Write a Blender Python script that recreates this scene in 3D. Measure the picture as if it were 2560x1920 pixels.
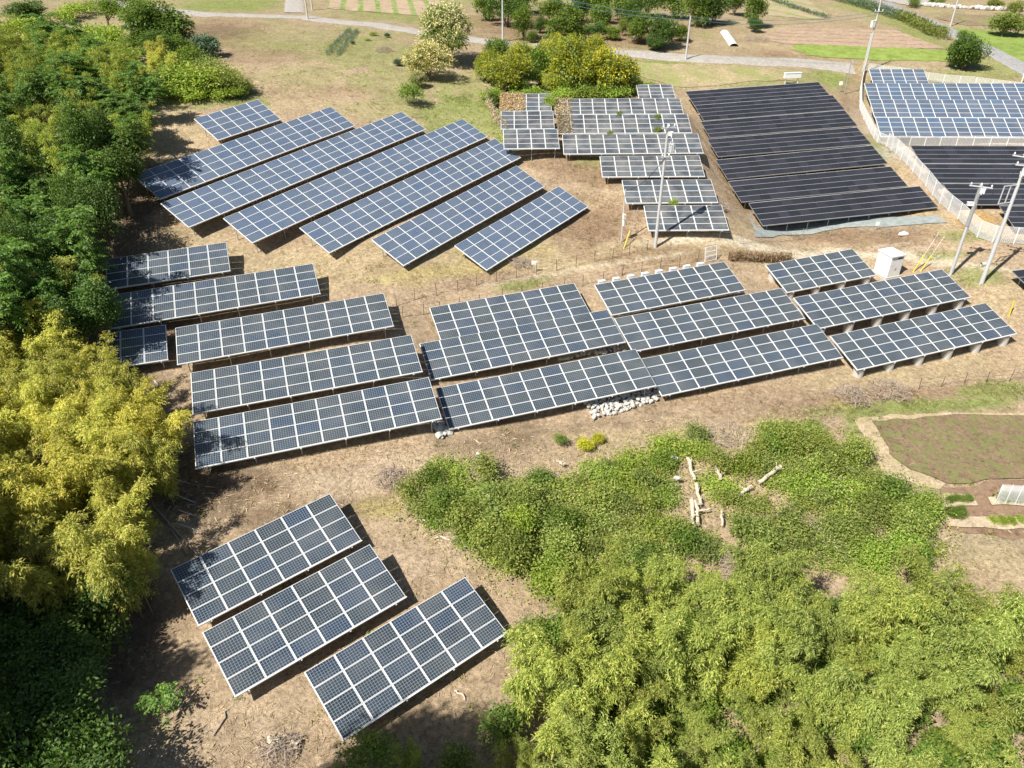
import bpy, math, random
import numpy as np
from mathutils import Matrix, Vector

R = math.radians
scene = bpy.context.scene
for o in list(bpy.data.objects):
    bpy.data.objects.remove(o)
COL = scene.collection

# ------------------------------------------------------------------ camera, light, exposure
CAM_Z = 36.0
cam = bpy.data.cameras.new('camera')
cam.sensor_width = 36.0
cam.lens = 1893.83 / 2560 * 36.0
cam.clip_start = 0.5
cam.clip_end = 3000
cam_ob = bpy.data.objects.new('camera', cam)
COL.objects.link(cam_ob)
# columns: the camera's right, down and forward axes in the world
m3 = np.array([[0.9999885, -0.0048043, 0.0], [-0.0026610, -0.5538781, 0.8325935], [-0.0040000, -0.8325839, -0.5538845]])
right, down, fwd = m3[:, 0], m3[:, 1], m3[:, 2]
cam_ob.matrix_world = Matrix((( right[0], -down[0], -fwd[0], 0), (right[1], -down[1], -fwd[1], 0), (right[2], -down[2], -fwd[2], CAM_Z), (0, 0, 0, 1)))
scene.camera = cam_ob

SUN_EL, SUN_AZ = 52.0, 41.0        # shadows fall towards +x +y, 41 degrees from +x
world = bpy.data.worlds.new('World')
scene.world = world
world.use_nodes = True
nt = world.node_tree
bg = nt.nodes['Background']
sky = nt.nodes.new('ShaderNodeTexSky')
sky.sky_type = 'NISHITA'
sky.sun_disc = False
sky.sun_elevation = R(SUN_EL)
sky.sun_rotation = R(270 - SUN_AZ)
nt.links.new(sky.outputs[0], bg.inputs[0])
bg.inputs[1].default_value = 0.055
sun = bpy.data.lights.new('sun', 'SUN')
sun.energy = 5.0
sun.angle = R(0.53)
sun.color = (1.0, 0.955, 0.88)
sun_ob = bpy.data.objects.new('sun', sun)
COL.objects.link(sun_ob)
tosun = Vector((-math.cos(R(SUN_AZ)) * math.cos(R(SUN_EL)), -math.sin(R(SUN_AZ)) * math.cos(R(SUN_EL)), math.sin(R(SUN_EL))))
sun_ob.rotation_euler = tosun.to_track_quat('Z', 'Y').to_euler()
sun_ob.location = (0, 0, 80)
scene.view_settings.view_transform = 'Standard'
scene.view_settings.look = 'None'
scene.view_settings.exposure = 0.62
scene.view_settings.gamma = 1.0
scene.view_settings.use_curve_mapping = False
scene.render.engine = 'CYCLES'
scene.cycles.max_bounces = 6
scene.cycles.transmission_bounces = 4
scene.cycles.diffuse_bounces = 2
scene.cycles.glossy_bounces = 3

# ------------------------------------------------------------------ survey of the site, in metres
LAYOUT = {
'tables': {"A1":[[-30.674,87.712,13.714],[0.6097,0.7909,0.0528],[0.7284,-0.5328,-0.4308],5,1.715,1.005],"A2":[[-27.497,81.696,12.227],[0.5968,0.8006,0.0532],[0.7442,-0.5275,-0.4097],15,1.715,1.005],"A3":[[-21.494,80.401,11.106],[0.6027,0.7959,0.0565],[0.7534,-0.5443,-0.3689],19,1.715,1.005],"A4":[[-14.744,79.468,10.254],[0.6084,0.7916,0.0564],[0.7477,-0.548,-0.3749],20,1.715,1.005],"A5":[[-9.312,77.314,9.17],[0.6138,0.7873,0.0584],[0.7416,-0.5495,-0.3849],17,1.715,1.005],"A6":[[-4.552,72.625,8.538],[0.5983,0.7997,0.0491],[0.7469,-0.5345,-0.3955],13,1.715,1.005],"A7":[[1.429,71.803,7.335],[0.6104,0.79,0.0567],[0.7492,-0.5527,-0.3651],10,1.715,1.005],"B1":[[-29.902,60.846,8.192],[0.9477,0.3185,0.0182],[0.3109,-0.9094,-0.2761],6,1.669,1.005],"B2":[[-24.843,57.314,7.087],[0.9477,0.3185,0.0222],[0.3121,-0.9097,-0.2738],10,1.669,1.005],"B3a":[[-29.421,50.571,6.012],[0.94,0.3402,-0.0243],[0.3238,-0.9124,-0.2503],3,1.669,1.005],"B3":[[-18.144,53.286,6.184],[0.9514,0.3068,0.0247],[0.3015,-0.9125,-0.2765],10,1.669,1.005],"B4":[[-15.385,48.141,5.155],[0.9539,0.2996,0.0187],[0.2931,-0.9159,-0.2742],10,1.669,1.005],"B5":[[-13.56,42.953,4.472],[0.9543,0.298,0.0216],[0.2924,-0.9166,-0.2727],10,1.669,1.005],"C1":[[-0.111,57.933,5.095],[0.9524,0.3041,0.0212],[0.2979,-0.9137,-0.2765],8,1.669,1.005],"C2":[[0.98,54.141,4.096],[0.9535,0.3005,0.0247],[0.2954,-0.9146,-0.2762],10,1.669,1.005],"C3":[[2.739,48.515,3.456],[0.9524,0.3041,0.0208],[0.2975,-0.9126,-0.2805],10,1.669,1.005],"D1":[[14.397,61.965,5.239],[0.9487,0.3156,0.0213],[0.3089,-0.9101,-0.2762],8,1.669,1.005],"D2":[[17.383,58.231,4.072],[0.9527,0.3033,0.0186],[0.2964,-0.9142,-0.2764],10,1.669,1.005],"D3":[[19.142,53.325,3.015],[0.9551,0.2952,0.027],[0.2906,-0.9144,-0.2818],10,1.669,1.005],"E1":[[29.952,67.097,4.471],[0.9518,0.3051,0.0303],[0.3012,-0.9119,-0.2789],6,1.669,1.005],"E2":[[33.883,61.79,4.2],[0.9487,0.3157,0.0167],[0.3079,-0.9109,-0.2746],10,1.669,1.005],"E3":[[35.866,57.07,2.986],[0.9516,0.3062,0.0271],[0.3016,-0.9126,-0.276],10,1.669,1.005],"F1":[[-14.369,31.661,2.962],[0.7936,0.6078,0.0287],[0.5934,-0.7626,-0.2576],6,1.669,1.005],"F2":[[-11.184,27.489,2.736],[0.7857,0.6184,0.0121],[0.5997,-0.7568,-0.26],6,1.669,1.005],"F3":[[-5.488,25.521,2.083],[0.7893,0.6138,0.0151],[0.5972,-0.7618,-0.2511],6,1.669,1.005],"G1":[[1.998,100.522,12.378],[0.9999,-0.0158,-0.0009],[-0.0153,-0.9531,-0.3022],4,1.607,1.005],"G2":[[2.017,94.153,11.813],[1.0,0.0017,0.0053],[0.0031,-0.963,-0.2695],4,1.607,1.005],"G3":[[2.35,89.316,10.913],[0.9996,0.0281,-0.0008],[0.0268,-0.9594,-0.2809],4,1.607,1.005],"G4":[[19.291,105.452,12.531],[0.9996,-0.0272,0.0114],[-0.0239,-0.9737,-0.2264],3,1.607,1.005],"G5":[[13.639,99.57,12.057],[0.9993,-0.0354,0.0089],[-0.0322,-0.9699,-0.2415],10,1.607,1.005],"G6":[[13.752,94.319,11.261],[0.9999,-0.0122,0.0048],[-0.0102,-0.9536,-0.3009],10,1.607,1.005],"G7":[[14.104,89.058,10.352],[1.0,-0.0035,0.0037],[-0.0023,-0.9612,-0.276],10,1.607,1.005],"G8":[[15.646,83.638,9.439],[0.9999,-0.0126,0.0058],[-0.0106,-0.9618,-0.2737],7,1.607,1.005],"G9":[[16.758,78.1,8.509],[0.9999,0.0137,-0.0012],[0.0128,-0.9591,-0.2829],6,1.607,1.005],"G10":[[17.641,73.051,7.539],[1.0,0.0015,0.003],[0.0022,-0.9609,-0.2768],5,1.607,1.005],"H6":[[36.718,80.471,5.967],[0.9838,0.1772,0.0285],[0.1782,-0.9447,-0.2754],17,1.211,0.995],"H5":[[35.496,85.536,6.676],[0.9806,0.1952,0.0175],[0.1924,-0.9418,-0.2756],17,1.211,0.995],"H4":[[35.361,91.506,7.368],[0.983,0.1812,0.0286],[0.182,-0.9439,-0.2754],17,1.211,0.995],"H3":[[35.634,97.744,8.012],[0.9851,0.1707,0.0223],[0.1702,-0.9461,-0.2755],17,1.211,0.995],"H2":[[36.147,104.354,8.524],[0.9886,0.1473,0.0314],[0.1503,-0.9495,-0.2754],17,1.211,0.995],"H1":[[36.295,109.733,9.322],[0.9868,0.1595,0.0268],[0.1606,-0.9478,-0.2754],17,1.211,0.995],"H0":[[35.793,114.472,10.132],[0.9843,0.1754,0.0213],[0.1744,-0.9453,-0.2755],17,1.211,0.995],"I4":[[64.033,103.468,8.113],[0.9955,-0.0936,0.0144],[-0.0807,-0.9181,-0.388],17,1.675,1.005],"I3":[[66.256,111.503,8.623],[0.9955,-0.0936,0.0144],[-0.0807,-0.9181,-0.388],17,1.675,1.005],"I2":[[68.036,118.484,9.385],[0.9955,-0.0936,0.0144],[-0.0807,-0.9181,-0.388],17,1.675,1.005],"I1":[[60.837,125.344,10.095],[0.9955,-0.0936,0.0144],[-0.0807,-0.9181,-0.388],5,1.675,1.005],"J1":[[57.714,92.155,7.939],[0.9997,-0.0262,0.0],[-0.0254,-0.97,-0.2419],13,1.265,0.995],"J2":[[56.66,86.055,7.596],[0.9997,-0.0262,0.0],[-0.0254,-0.97,-0.2419],13,1.265,0.995],"J3":[[55.888,80.671,7.06],[0.9997,-0.0262,0.0],[-0.0254,-0.97,-0.2419],12,1.265,0.995],"J4":[[58.352,75.504,6.398],[0.9997,-0.0262,0.0],[-0.0254,-0.97,-0.2419],10,1.265,0.995],"J5":[[50.578,63.892,4.779],[0.9703,0.2419,0.0],[0.2347,-0.9415,-0.2419],5,1.265,0.995]},
'ctl': [[-33.29,84.32,11.99],[-30.67,87.71,12.21],[-28.06,91.1,12.44],[-35.17,71.4,10.04],[-27.5,81.7,10.73],[-19.82,91.99,11.41],[-31.31,67.43,8.68],[-21.49,80.4,9.61],[-11.68,93.37,10.53],[-25.18,65.89,7.79],[-14.74,79.47,8.75],[-4.31,93.04,9.72],[-18.26,65.84,6.82],[-9.31,77.31,7.67],[-0.37,88.79,8.52],[-11.22,63.71,6.84],[-4.55,72.62,7.39],[2.12,81.54,7.94],[-3.8,65.03,5.7],[1.43,71.8,6.19],[6.66,78.58,6.67],[-34.65,59.25,6.7],[-29.9,60.85,6.79],[-25.16,62.44,6.88],[-32.75,54.66,5.5],[-24.84,57.31,5.69],[-16.93,59.97,5.87],[-31.77,49.72,4.67],[-29.42,50.57,4.61],[-27.07,51.42,4.55],[-26.09,50.72,4.58],[-18.14,53.29,4.78],[-10.2,55.85,4.99],[-23.35,45.64,3.6],[-15.38,48.14,3.75],[-7.42,50.64,3.91],[-21.52,40.47,2.89],[-13.56,42.95,3.07],[-5.59,45.44,3.25],[-6.47,55.9,3.55],[-0.11,57.93,3.7],[6.25,59.96,3.84],[-6.98,51.63,2.49],[0.98,54.14,2.7],[8.94,56.65,2.9],[-5.21,45.98,1.88],[2.74,48.51,2.06],[10.69,51.05,2.23],[8.06,59.86,3.7],[14.4,61.97,3.84],[20.73,64.07,3.98],[9.43,55.7,2.52],[17.38,58.23,2.67],[25.33,60.76,2.83],[11.17,50.86,1.39],[19.14,53.32,1.61],[27.11,55.79,1.84],[25.19,65.57,2.92],[29.95,67.1,3.07],[34.72,68.63,3.22],[25.96,59.16,2.66],[33.88,61.79,2.8],[41.8,64.42,2.94],[27.92,54.51,1.36],[35.87,57.07,1.59],[43.81,59.63,1.81],[-18.34,28.62,1.42],[-14.37,31.66,1.56],[-10.4,34.7,1.71],[-15.12,24.39,1.28],[-11.18,27.49,1.34],[-7.25,30.59,1.4],[-9.44,22.45,0.61],[-5.49,25.52,0.68],[-1.54,28.6,0.76],[-1.21,100.57,11.18],[2.0,100.52,11.18],[5.21,100.47,11.18],[-1.2,94.15,10.6],[2.02,94.15,10.61],[5.23,94.16,10.63],[-0.86,89.23,9.72],[2.35,89.32,9.71],[5.56,89.41,9.71],[16.88,105.52,11.3],[19.29,105.45,11.33],[21.7,105.39,11.36],[5.61,99.85,10.79],[13.64,99.57,10.86],[21.67,99.29,10.93],[5.72,94.42,10.02],[13.75,94.32,10.06],[21.78,94.22,10.1],[6.07,89.09,9.12],[14.1,89.06,9.15],[22.14,89.03,9.18],[10.02,83.71,8.21],[15.65,83.64,8.24],[21.27,83.57,8.27],[11.94,78.03,7.32],[16.76,78.1,7.31],[21.58,78.17,7.3],[13.63,73.05,6.33],[17.64,73.05,6.34],[21.66,73.06,6.35],[26.59,78.65,4.42],[36.72,80.47,4.72],[46.85,82.3,5.01],[25.4,83.53,5.25],[35.5,85.54,5.43],[45.59,87.55,5.61],[25.24,89.64,5.82],[35.36,91.51,6.12],[45.48,93.37,6.41],[25.49,95.99,6.53],[35.63,97.74,6.76],[45.78,99.5,6.99],[25.97,102.84,6.95],[36.15,104.35,7.27],[46.33,105.87,7.6],[26.13,108.09,7.8],[36.3,109.73,8.07],[46.46,111.37,8.35],[25.66,112.67,8.66],[35.79,114.47,8.88],[45.93,116.28,9.1],[49.86,104.8,6.16],[64.03,103.47,6.36],[78.21,102.14,6.57],[52.08,112.84,6.67],[66.26,111.5,6.87],[80.43,110.17,7.08],[53.86,119.82,7.43],[68.04,118.48,7.64],[82.21,117.15,7.84],[56.67,125.74,8.28],[60.84,125.34,8.35],[65.01,124.95,8.41],[49.49,92.37,6.94],[57.71,92.15,6.94],[65.93,91.94,6.94],[48.44,86.27,6.6],[56.66,86.05,6.6],[64.88,85.84,6.6],[48.3,80.87,6.06],[55.89,80.67,6.06],[63.48,80.47,6.06],[52.03,75.67,5.4],[58.35,75.5,5.4],[64.68,75.34,5.4],[47.51,63.13,3.78],[50.58,63.89,3.78],[53.65,64.66,3.78],[-48.0,62.0,7.5],[-50.0,45.0,4.5],[-44.0,30.0,2.0],[-34.0,16.0,0.5],[-20.0,10.0,0.5],[-5.0,12.0,0.3],[8.0,14.0,-0.8],[20.0,18.0,-1.6],[35.0,22.0,-1.6],[50.0,28.0,-1.0],[12.0,30.0,-0.2],[22.0,36.0,0.0],[38.0,40.0,0.2],[55.0,42.0,0.4],[75.0,45.0,0.6],[75.0,60.0,1.6],[22.0,46.0,1.2],[-55.0,85.0,13.3],[-60.0,110.0,15.0],[-40.0,115.0,14.8],[-15.0,112.0,13.2],[5.0,118.0,12.3],[30.0,130.0,11.8],[55.0,140.0,11.0],[85.0,140.0,10.2],[95.0,110.0,7.5],[90.0,80.0,4.0],[-60.0,160.0,16.0],[-20.0,160.0,14.5],[20.0,165.0,13.5],[60.0,170.0,13.0],[100.0,170.0,12.0],[140.0,150.0,11.0],[140.0,90.0,7.0],[0.0,220.0,15.0],[-100.0,200.0,18.0],[100.0,220.0,14.0],[-100.0,100.0,16.0],[-90.0,40.0,6.0],[200.0,200.0,14.0],[-200.0,200.0,20.0],[0.0,400.0,18.0],[-300.0,400.0,22.0],[300.0,400.0,18.0],[300.0,100.0,10.0],[-250.0,80.0,14.0],[120.0,20.0,0.0],[0.0,-60.0,-3.0],[-100.0,-60.0,0.0],[100.0,-60.0,-3.0],[0.0,-20.0,-1.0],[-16.6,62.7,6.05],[-9.8,58.6,5.24],[-7.4,33.1,1.47],[-10.6,37.1,1.99],[-24.9,65.6,6.87],[-29.0,67.1,8.0],[-9.3,63.0,6.57],[-1.9,64.2,5.5],[8.5,77.8,6.53],[1.8,88.3,8.1],[3.9,80.7,7.6],[45.3,58.6,1.4],[-5.5,29.5,1.4],[-8.6,33.7,1.54],[-8.8,54.7,4.45]],
'tint': [[-22.8,61.5,11.45,0.6,0.56,-2.33,"straw",0.8],[-14.12,65.46,12.32,4.53,0.9,-4.02,"straw",0.9],[-4.88,66.58,9.16,4.51,0.47,-3.04,"straw",1],[2.97,74.3,7.87,6.08,0.72,-4.28,"straw",0.8],[-31.53,66.1,3.79,0.64,1.0,-3.35,"straw",0.9],[-38.61,87.13,4.6,0.8,2.94,-8.69,"straw",0.8],[6.7,68.54,8.63,2.57,0.02,-2.83,"straw",1],[24.98,70.42,14.53,1.5,-0.7,-2.84,"straw",0.9],[8.39,74.72,4.93,-0.2,-0.45,-5.45,"rustveg",0.9],[12.8,84.7,7.66,-0.35,-0.4,-3.63,"rustveg",0.9],[5.7,87.65,5.11,-0.35,-0.16,-3.34,"rustveg",0.7],[14.51,68.48,8.0,0.53,-0.27,-1.9,"rustveg",0.7],[39.27,75.8,9.04,-1.36,-0.86,-2.3,"rustveg",0.8],[33.0,77.21,5.21,0.15,-0.69,-2.21,"rustveg",0.7],[25.43,72.24,14.04,1.68,-0.23,-0.9,"track",1.0],[27.47,71.81,13.56,0.65,-0.23,-0.76,"track",0.9],[38.57,71.75,8.56,-2.61,-0.31,-0.74,"track",0.9],[45.01,68.5,5.84,-2.34,-0.33,-0.65,"track",0.8],[12.48,67.86,6.36,1.58,-0.02,-0.51,"track",0.5],[2.68,64.79,7.47,2.91,0.04,-0.49,"track",0.4],[51.38,118.14,1.18,0.77,-5.11,-14.35,"track",0.4],[-22.67,38.36,4.01,-1.58,0.17,-2.94,"dark",0.8],[-17.67,38.48,3.43,0.09,0.49,-1.89,"dark",0.8],[-14.95,35.88,3.04,0.09,0.37,-1.61,"dark",0.6],[-20.06,41.31,3.3,0.06,0.21,-0.75,"dark",0.6],[-10.5,36.85,3.11,0.1,0.15,-0.99,"dark",0.6],[-21.99,27.91,3.35,0.0,2.09,-5.17,"dark",0.7],[-32.27,60.53,5.07,0.37,5.55,-16.46,"dark",0.55],[0.58,44.91,1.78,0.13,-0.02,-1.37,"dark",0.6],[-8.14,46.68,1.75,0.37,0.15,-1.36,"dark",0.4],[-37.35,73.72,2.28,0.21,3.83,-11.0,"dark",0.6],[-7.7,39.86,7.06,0.46,0.15,-1.42,"pale",0.5],[-12.31,38.29,3.17,0.1,0.18,-1.01,"pale",0.6],[0.52,39.85,5.52,0.47,-0.01,-0.97,"pale",0.3],[-5.67,32.59,3.41,0.11,0.18,-1.87,"pale",0.4],[-13.72,22.33,3.15,0.09,0.4,-1.44,"pale",0.3],[-3.09,34.62,2.78,0.16,0.08,-1.63,"pale",0.5],[14.13,45.26,12.75,0.51,-0.27,-1.36,"straw",0.8],[34.59,53.94,11.68,1.89,-0.74,-2.08,"straw",0.8],[26.17,49.39,8.05,1.97,-0.42,-1.56,"rustveg",0.6],[35.07,51.14,8.84,1.27,-0.47,-1.15,"rustveg",0.6],[34.43,49.73,10.39,1.49,-0.47,-1.13,"green",0.9],[39.77,51.89,4.75,0.85,-0.47,-1.07,"green",0.8],[27.09,46.71,1.93,0.13,-0.75,-1.97,"green",0.8],[25.77,40.87,1.33,-0.75,-2.65,-4.11,"green",0.7],[1.52,63.44,2.57,1.02,0.09,-0.91,"green",0.8],[-10.21,63.93,3.27,0.31,0.2,-1.87,"rustveg",0.35],[-2.9,63.38,4.28,2.0,0.16,-1.1,"rustveg",0.35],[19.17,49.65,5.41,1.25,-0.3,-1.78,"rustveg",0.4],[11.68,48.91,5.25,1.42,-0.06,-0.97,"rustveg",0.35],[6.66,46.16,4.96,1.35,0.0,-0.89,"dark",0.3],[-0.89,43.42,4.62,0.53,0.01,-1.33,"dark",0.35],[-26.44,64.63,5.53,0.86,0.95,-3.56,"straw",0.6],[-18.87,71.03,3.51,4.16,0.56,-1.26,"rustveg",0.4],[17.43,62.8,1.89,0.14,-0.29,-1.64,"yellow",0.6],[26.17,49.39,1.33,0.1,-0.28,-0.79,"yellow",0.3],[-47.15,136.09,7.46,1.27,4.4,-14.2,"rustveg",0.7],[-47.15,136.09,5.6,0.95,2.18,-7.05,"dark",0.4],[-36.64,130.72,10.33,1.79,2.85,-11.46,"green",0.3],[-30.62,106.23,12.53,2.82,2.67,-11.1,"straw",0.5],[-37.1,118.57,7.8,1.2,1.76,-6.45,"rustveg",0.5],[-24.67,102.63,7.75,2.25,0.65,-3.35,"rustveg",0.45],[-37.53,104.77,3.95,0.68,1.67,-5.57,"rustveg",0.5],[-28.03,108.83,7.15,1.77,1.22,-5.69,"green",0.35],[-15.26,110.35,6.93,1.75,1.11,-9.86,"green",0.5],[-22.92,124.18,7.6,1.75,1.98,-12.37,"green",0.6],[-6.45,99.07,6.53,0.51,0.41,-8.58,"green",0.85],[-16.08,99.51,5.81,1.67,0.55,-4.46,"green",0.6],[-22.23,97.53,9.3,2.85,0.9,-5.11,"straw",0.5],[-4.75,109.19,4.91,0.79,0.29,-8.49,"green",0.6],[-31.7,94.64,3.56,0.89,0.67,-2.55,"green",0.4],[-10.01,122.12,5.32,1.3,0.5,-7.22,"straw",0.5],[-38.58,98.39,7.46,1.28,1.73,-5.41,"green",0.8],[-50.49,103.45,7.55,0.42,4.82,-11.66,"green",0.6],[-63.96,129.8,8.04,1.54,5.18,-11.94,"straw",0.7],[-65.98,123.45,8.76,1.58,4.88,-10.49,"green",0.5],[-0.85,97.54,1.51,-0.14,0.05,-11.35,"green",0.9],[7.84,108.11,14.99,4.79,-0.23,-3.66,"green",0.9],[-55.6,163.38,13.48,3.71,2.72,-8.78,"green",0.9],[-16.29,157.47,17.98,-7.86,0.64,-8.42,"green",0.8],[-29.09,162.15,8.92,2.05,1.76,-10.81,"green",0.3],[9.27,154.67,24.69,3.2,-1.05,-19.22,"rustveg",0.75],[4.03,153.95,9.67,1.38,-0.42,-17.14,"rustveg",0.8],[19.93,144.32,11.42,1.39,-1.05,-8.52,"rustveg",0.8],[17.75,164.99,15.92,1.46,-1.64,-16.7,"rustveg",0.6],[45.26,136.27,5.93,1.68,-1.28,-4.57,"rustveg",0.6],[51.91,147.04,11.51,2.16,-2.58,-8.47,"straw",0.5],[53.47,154.6,9.52,1.54,-1.23,-4.04,"straw",0.8],[28.18,128.17,12.71,-0.45,-0.18,-0.86,"green",0.95],[13.31,132.99,9.76,-0.39,-0.1,-1.01,"green",0.8],[29.39,124.38,15.03,3.37,-0.84,-4.56,"dryfield",0.9],[45.9,126.94,8.65,2.83,-1.04,-3.43,"green",0.6],[38.34,122.71,6.56,1.18,-0.62,-2.46,"green",0.5],[52.38,128.65,3.64,1.06,-1.62,-4.94,"green",0.9],[19.26,118.71,3.23,1.56,-0.96,-6.82,"green",0.5],[-14.86,178.43,8.34,1.5,0.84,-11.13,"green",0.5],[17.51,179.91,22.31,1.7,-1.21,-13.48,"green",0.5],[59.34,128.02,3.85,-0.02,-1.1,-3.07,"green",0.1],[64.79,133.86,12.94,0.71,-1.6,-4.11,"dryfield",0.8],[74.97,129.97,9.61,-0.27,-1.78,-3.79,"green",0.6],[81.2,136.03,6.09,0.02,-1.74,-3.5,"green",0.6],[77.14,153.36,0.63,-17.06,-3.11,-5.51,"green",0.7],[75.57,170.35,2.62,-15.07,-3.77,-8.07,"green",0.6],[71.06,180.81,12.64,1.44,-2.16,-6.06,"green",0.6],[68.49,173.59,6.98,-8.25,-1.76,-4.53,"dryfield",0.4],[52.09,120.12,2.79,1.52,-4.5,-12.67,"rustveg",0.6],[46.23,94.42,-0.04,-8.42,-4.94,-6.83,"straw",0.6],[47.49,98.91,-0.1,-4.77,-2.64,-4.28,"green",0.7],[46.03,79.06,0.03,-7.71,-2.09,-2.14,"straw",0.7],[47.51,74.01,3.39,-0.58,-0.5,-1.1,"green",0.6],[44.98,66.75,3.41,-0.7,-0.8,-1.83,"green",0.7],[45.37,62.59,2.63,-0.49,-0.96,-2.35,"straw",0.7],[43.66,70.7,2.49,-0.55,-0.36,-0.85,"green",0.6],[50.12,77.01,2.38,-0.31,-0.82,-1.78,"orange",0.9],[54.42,97.97,15.4,0.01,-2.21,-4.49,"gravel",0.6],[59.95,113.64,12.12,1.46,-3.99,-9.47,"gravel",0.5],[27.19,96.23,2.2,3.33,-1.24,-17.57,"rustveg",0.8],[25.6,120.31,3.81,0.93,-0.24,-1.44,"green",0.3],[22.99,74.85,4.73,2.89,-0.72,-3.02,"straw",0.5],[10.34,87.63,3.24,-0.1,-0.17,-1.9,"green",0.5],[12.9,85.61,2.25,-0.21,-0.21,-1.84,"green",0.6],[13.6,80.19,1.71,-0.2,-0.21,-1.7,"green",0.5],[-0.81,88.13,1.87,0.22,0.0,-1.54,"green",0.2],[30.33,34.97,4.17,0.01,-1.08,-2.25,"dryfield",0.9],[30.85,33.41,3.05,-0.0,-0.92,-1.83,"straw",0.6],[32.1,36.96,3.23,0.01,-0.51,-1.03,"pale",0.6],[-44.83,163.51,8.74,2.19,2.47,-9.9,"dryfield",0.0],[-8.66,36.73,1.56,0.05,0.11,-0.83,"yellow",0.5],[-5.85,63.85,5.71,2.16,0.14,-1.12,"yellow",0.4],[-1.11,68.76,4.65,1.03,0.02,-2.09,"yellow",0.4],[-9.99,61.71,4.26,0.49,0.1,-1.02,"yellow",0.3]],
'poly': {"ploughed_field":[[48.06,152.38],[53.93,156.96],[73.14,157.69],[77.27,144.38],[69.28,144.17],[47.74,143.86],[44.75,147.01]],"bright_crop_strip":[[49.41,143.43],[54.6,144.19],[69.44,144.56],[78.62,142.9],[75.41,137.37],[63.25,137.22],[50.38,137.78],[48.87,140.06]],"meadow":[[84.95,160.01],[93.57,158.55],[101.46,155.23],[90.54,132.15],[86.81,136.41],[85.86,143.97],[85.82,150.79]],"brown_field":[[85.93,169.87],[91.21,174.49],[100.03,173.53],[96.72,163.64],[89.4,162.57]],"dry_field":[[18.05,127.88],[29.5,127.55],[43.9,129.18],[46.48,128.86],[44.2,123.79],[28.06,119.6],[24.45,119.02],[18.39,121.44]],"strip_field":[[-37.99,176.26],[-14.54,181.33],[-12.81,169.74],[-17.12,159.85],[-30.12,163.38],[-35.75,164.86]],"far_field":[[56.69,187.1],[66.28,187.96],[64.26,165.85],[60.12,164.06],[52.21,168.14]],"garden_plot":[[27.8,47.05],[32.6,48.11],[36.8,48.45],[43.69,48.38],[40.38,41.11],[34.01,40.83],[30.65,40.71],[28.84,41.82],[27.87,43.58],[28.06,45.69]],"garden_bed":[[29.93,39.59],[32.01,39.48],[31.89,38.41],[29.37,38.32]],"garden_bed.001":[[29.06,37.43],[36.18,37.38],[36.52,36.27],[28.87,36.56]],"garden_bed.002":[[32.89,39.21],[37.99,38.82],[37.68,38.29],[32.82,38.48]],"garden_soil":[[30.04,40.28],[33.97,40.75],[40.29,40.96],[37.66,34.96],[28.69,36.38]],"sand_path":[[26.54,47.31],[27.46,47.64],[32.2,48.5],[44.01,48.93],[43.72,48.44],[36.81,48.47],[32.6,48.12],[27.8,47.05],[28.06,45.69],[27.87,43.58],[28.84,41.82],[30.65,40.71],[29.91,40.0],[28.71,40.53],[27.33,41.19],[26.6,41.45]],"weed_sheet":[[26.75,81.66],[26.47,77.12],[30.14,79.28],[35.69,80.3],[40.85,80.0],[46.39,78.91],[46.69,77.22],[42.02,77.49],[35.79,77.93],[29.32,76.55],[25.45,74.02]],"concrete_apron":[[83.43,189.67],[96.64,192.27],[90.07,183.95],[86.3,183.62]]},
'road': [[-81.86,168.99],[-72.79,158.74],[-65.61,156.91],[-56.2,152.67],[-45.84,153.24],[-38.42,154.0],[-30.36,149.3],[-25.04,148.24],[-15.43,142.39],[-5.53,136.97],[0.73,134.8],[7.82,134.13],[11.56,133.2],[18.64,132.6],[27.76,130.87],[37.32,131.32],[47.99,133.94],[51.39,133.98],[57.54,133.19]],
'road2': [[82.75,187.97],[82.17,181.7],[82.95,170.8],[83.66,163.71],[84.25,154.4],[84.72,148.08],[84.88,141.59],[85.34,133.65],[85.72,127.18]],
'track': [[-40.72,157.18],[-44.51,174.59],[-46.55,182.68]],
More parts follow.
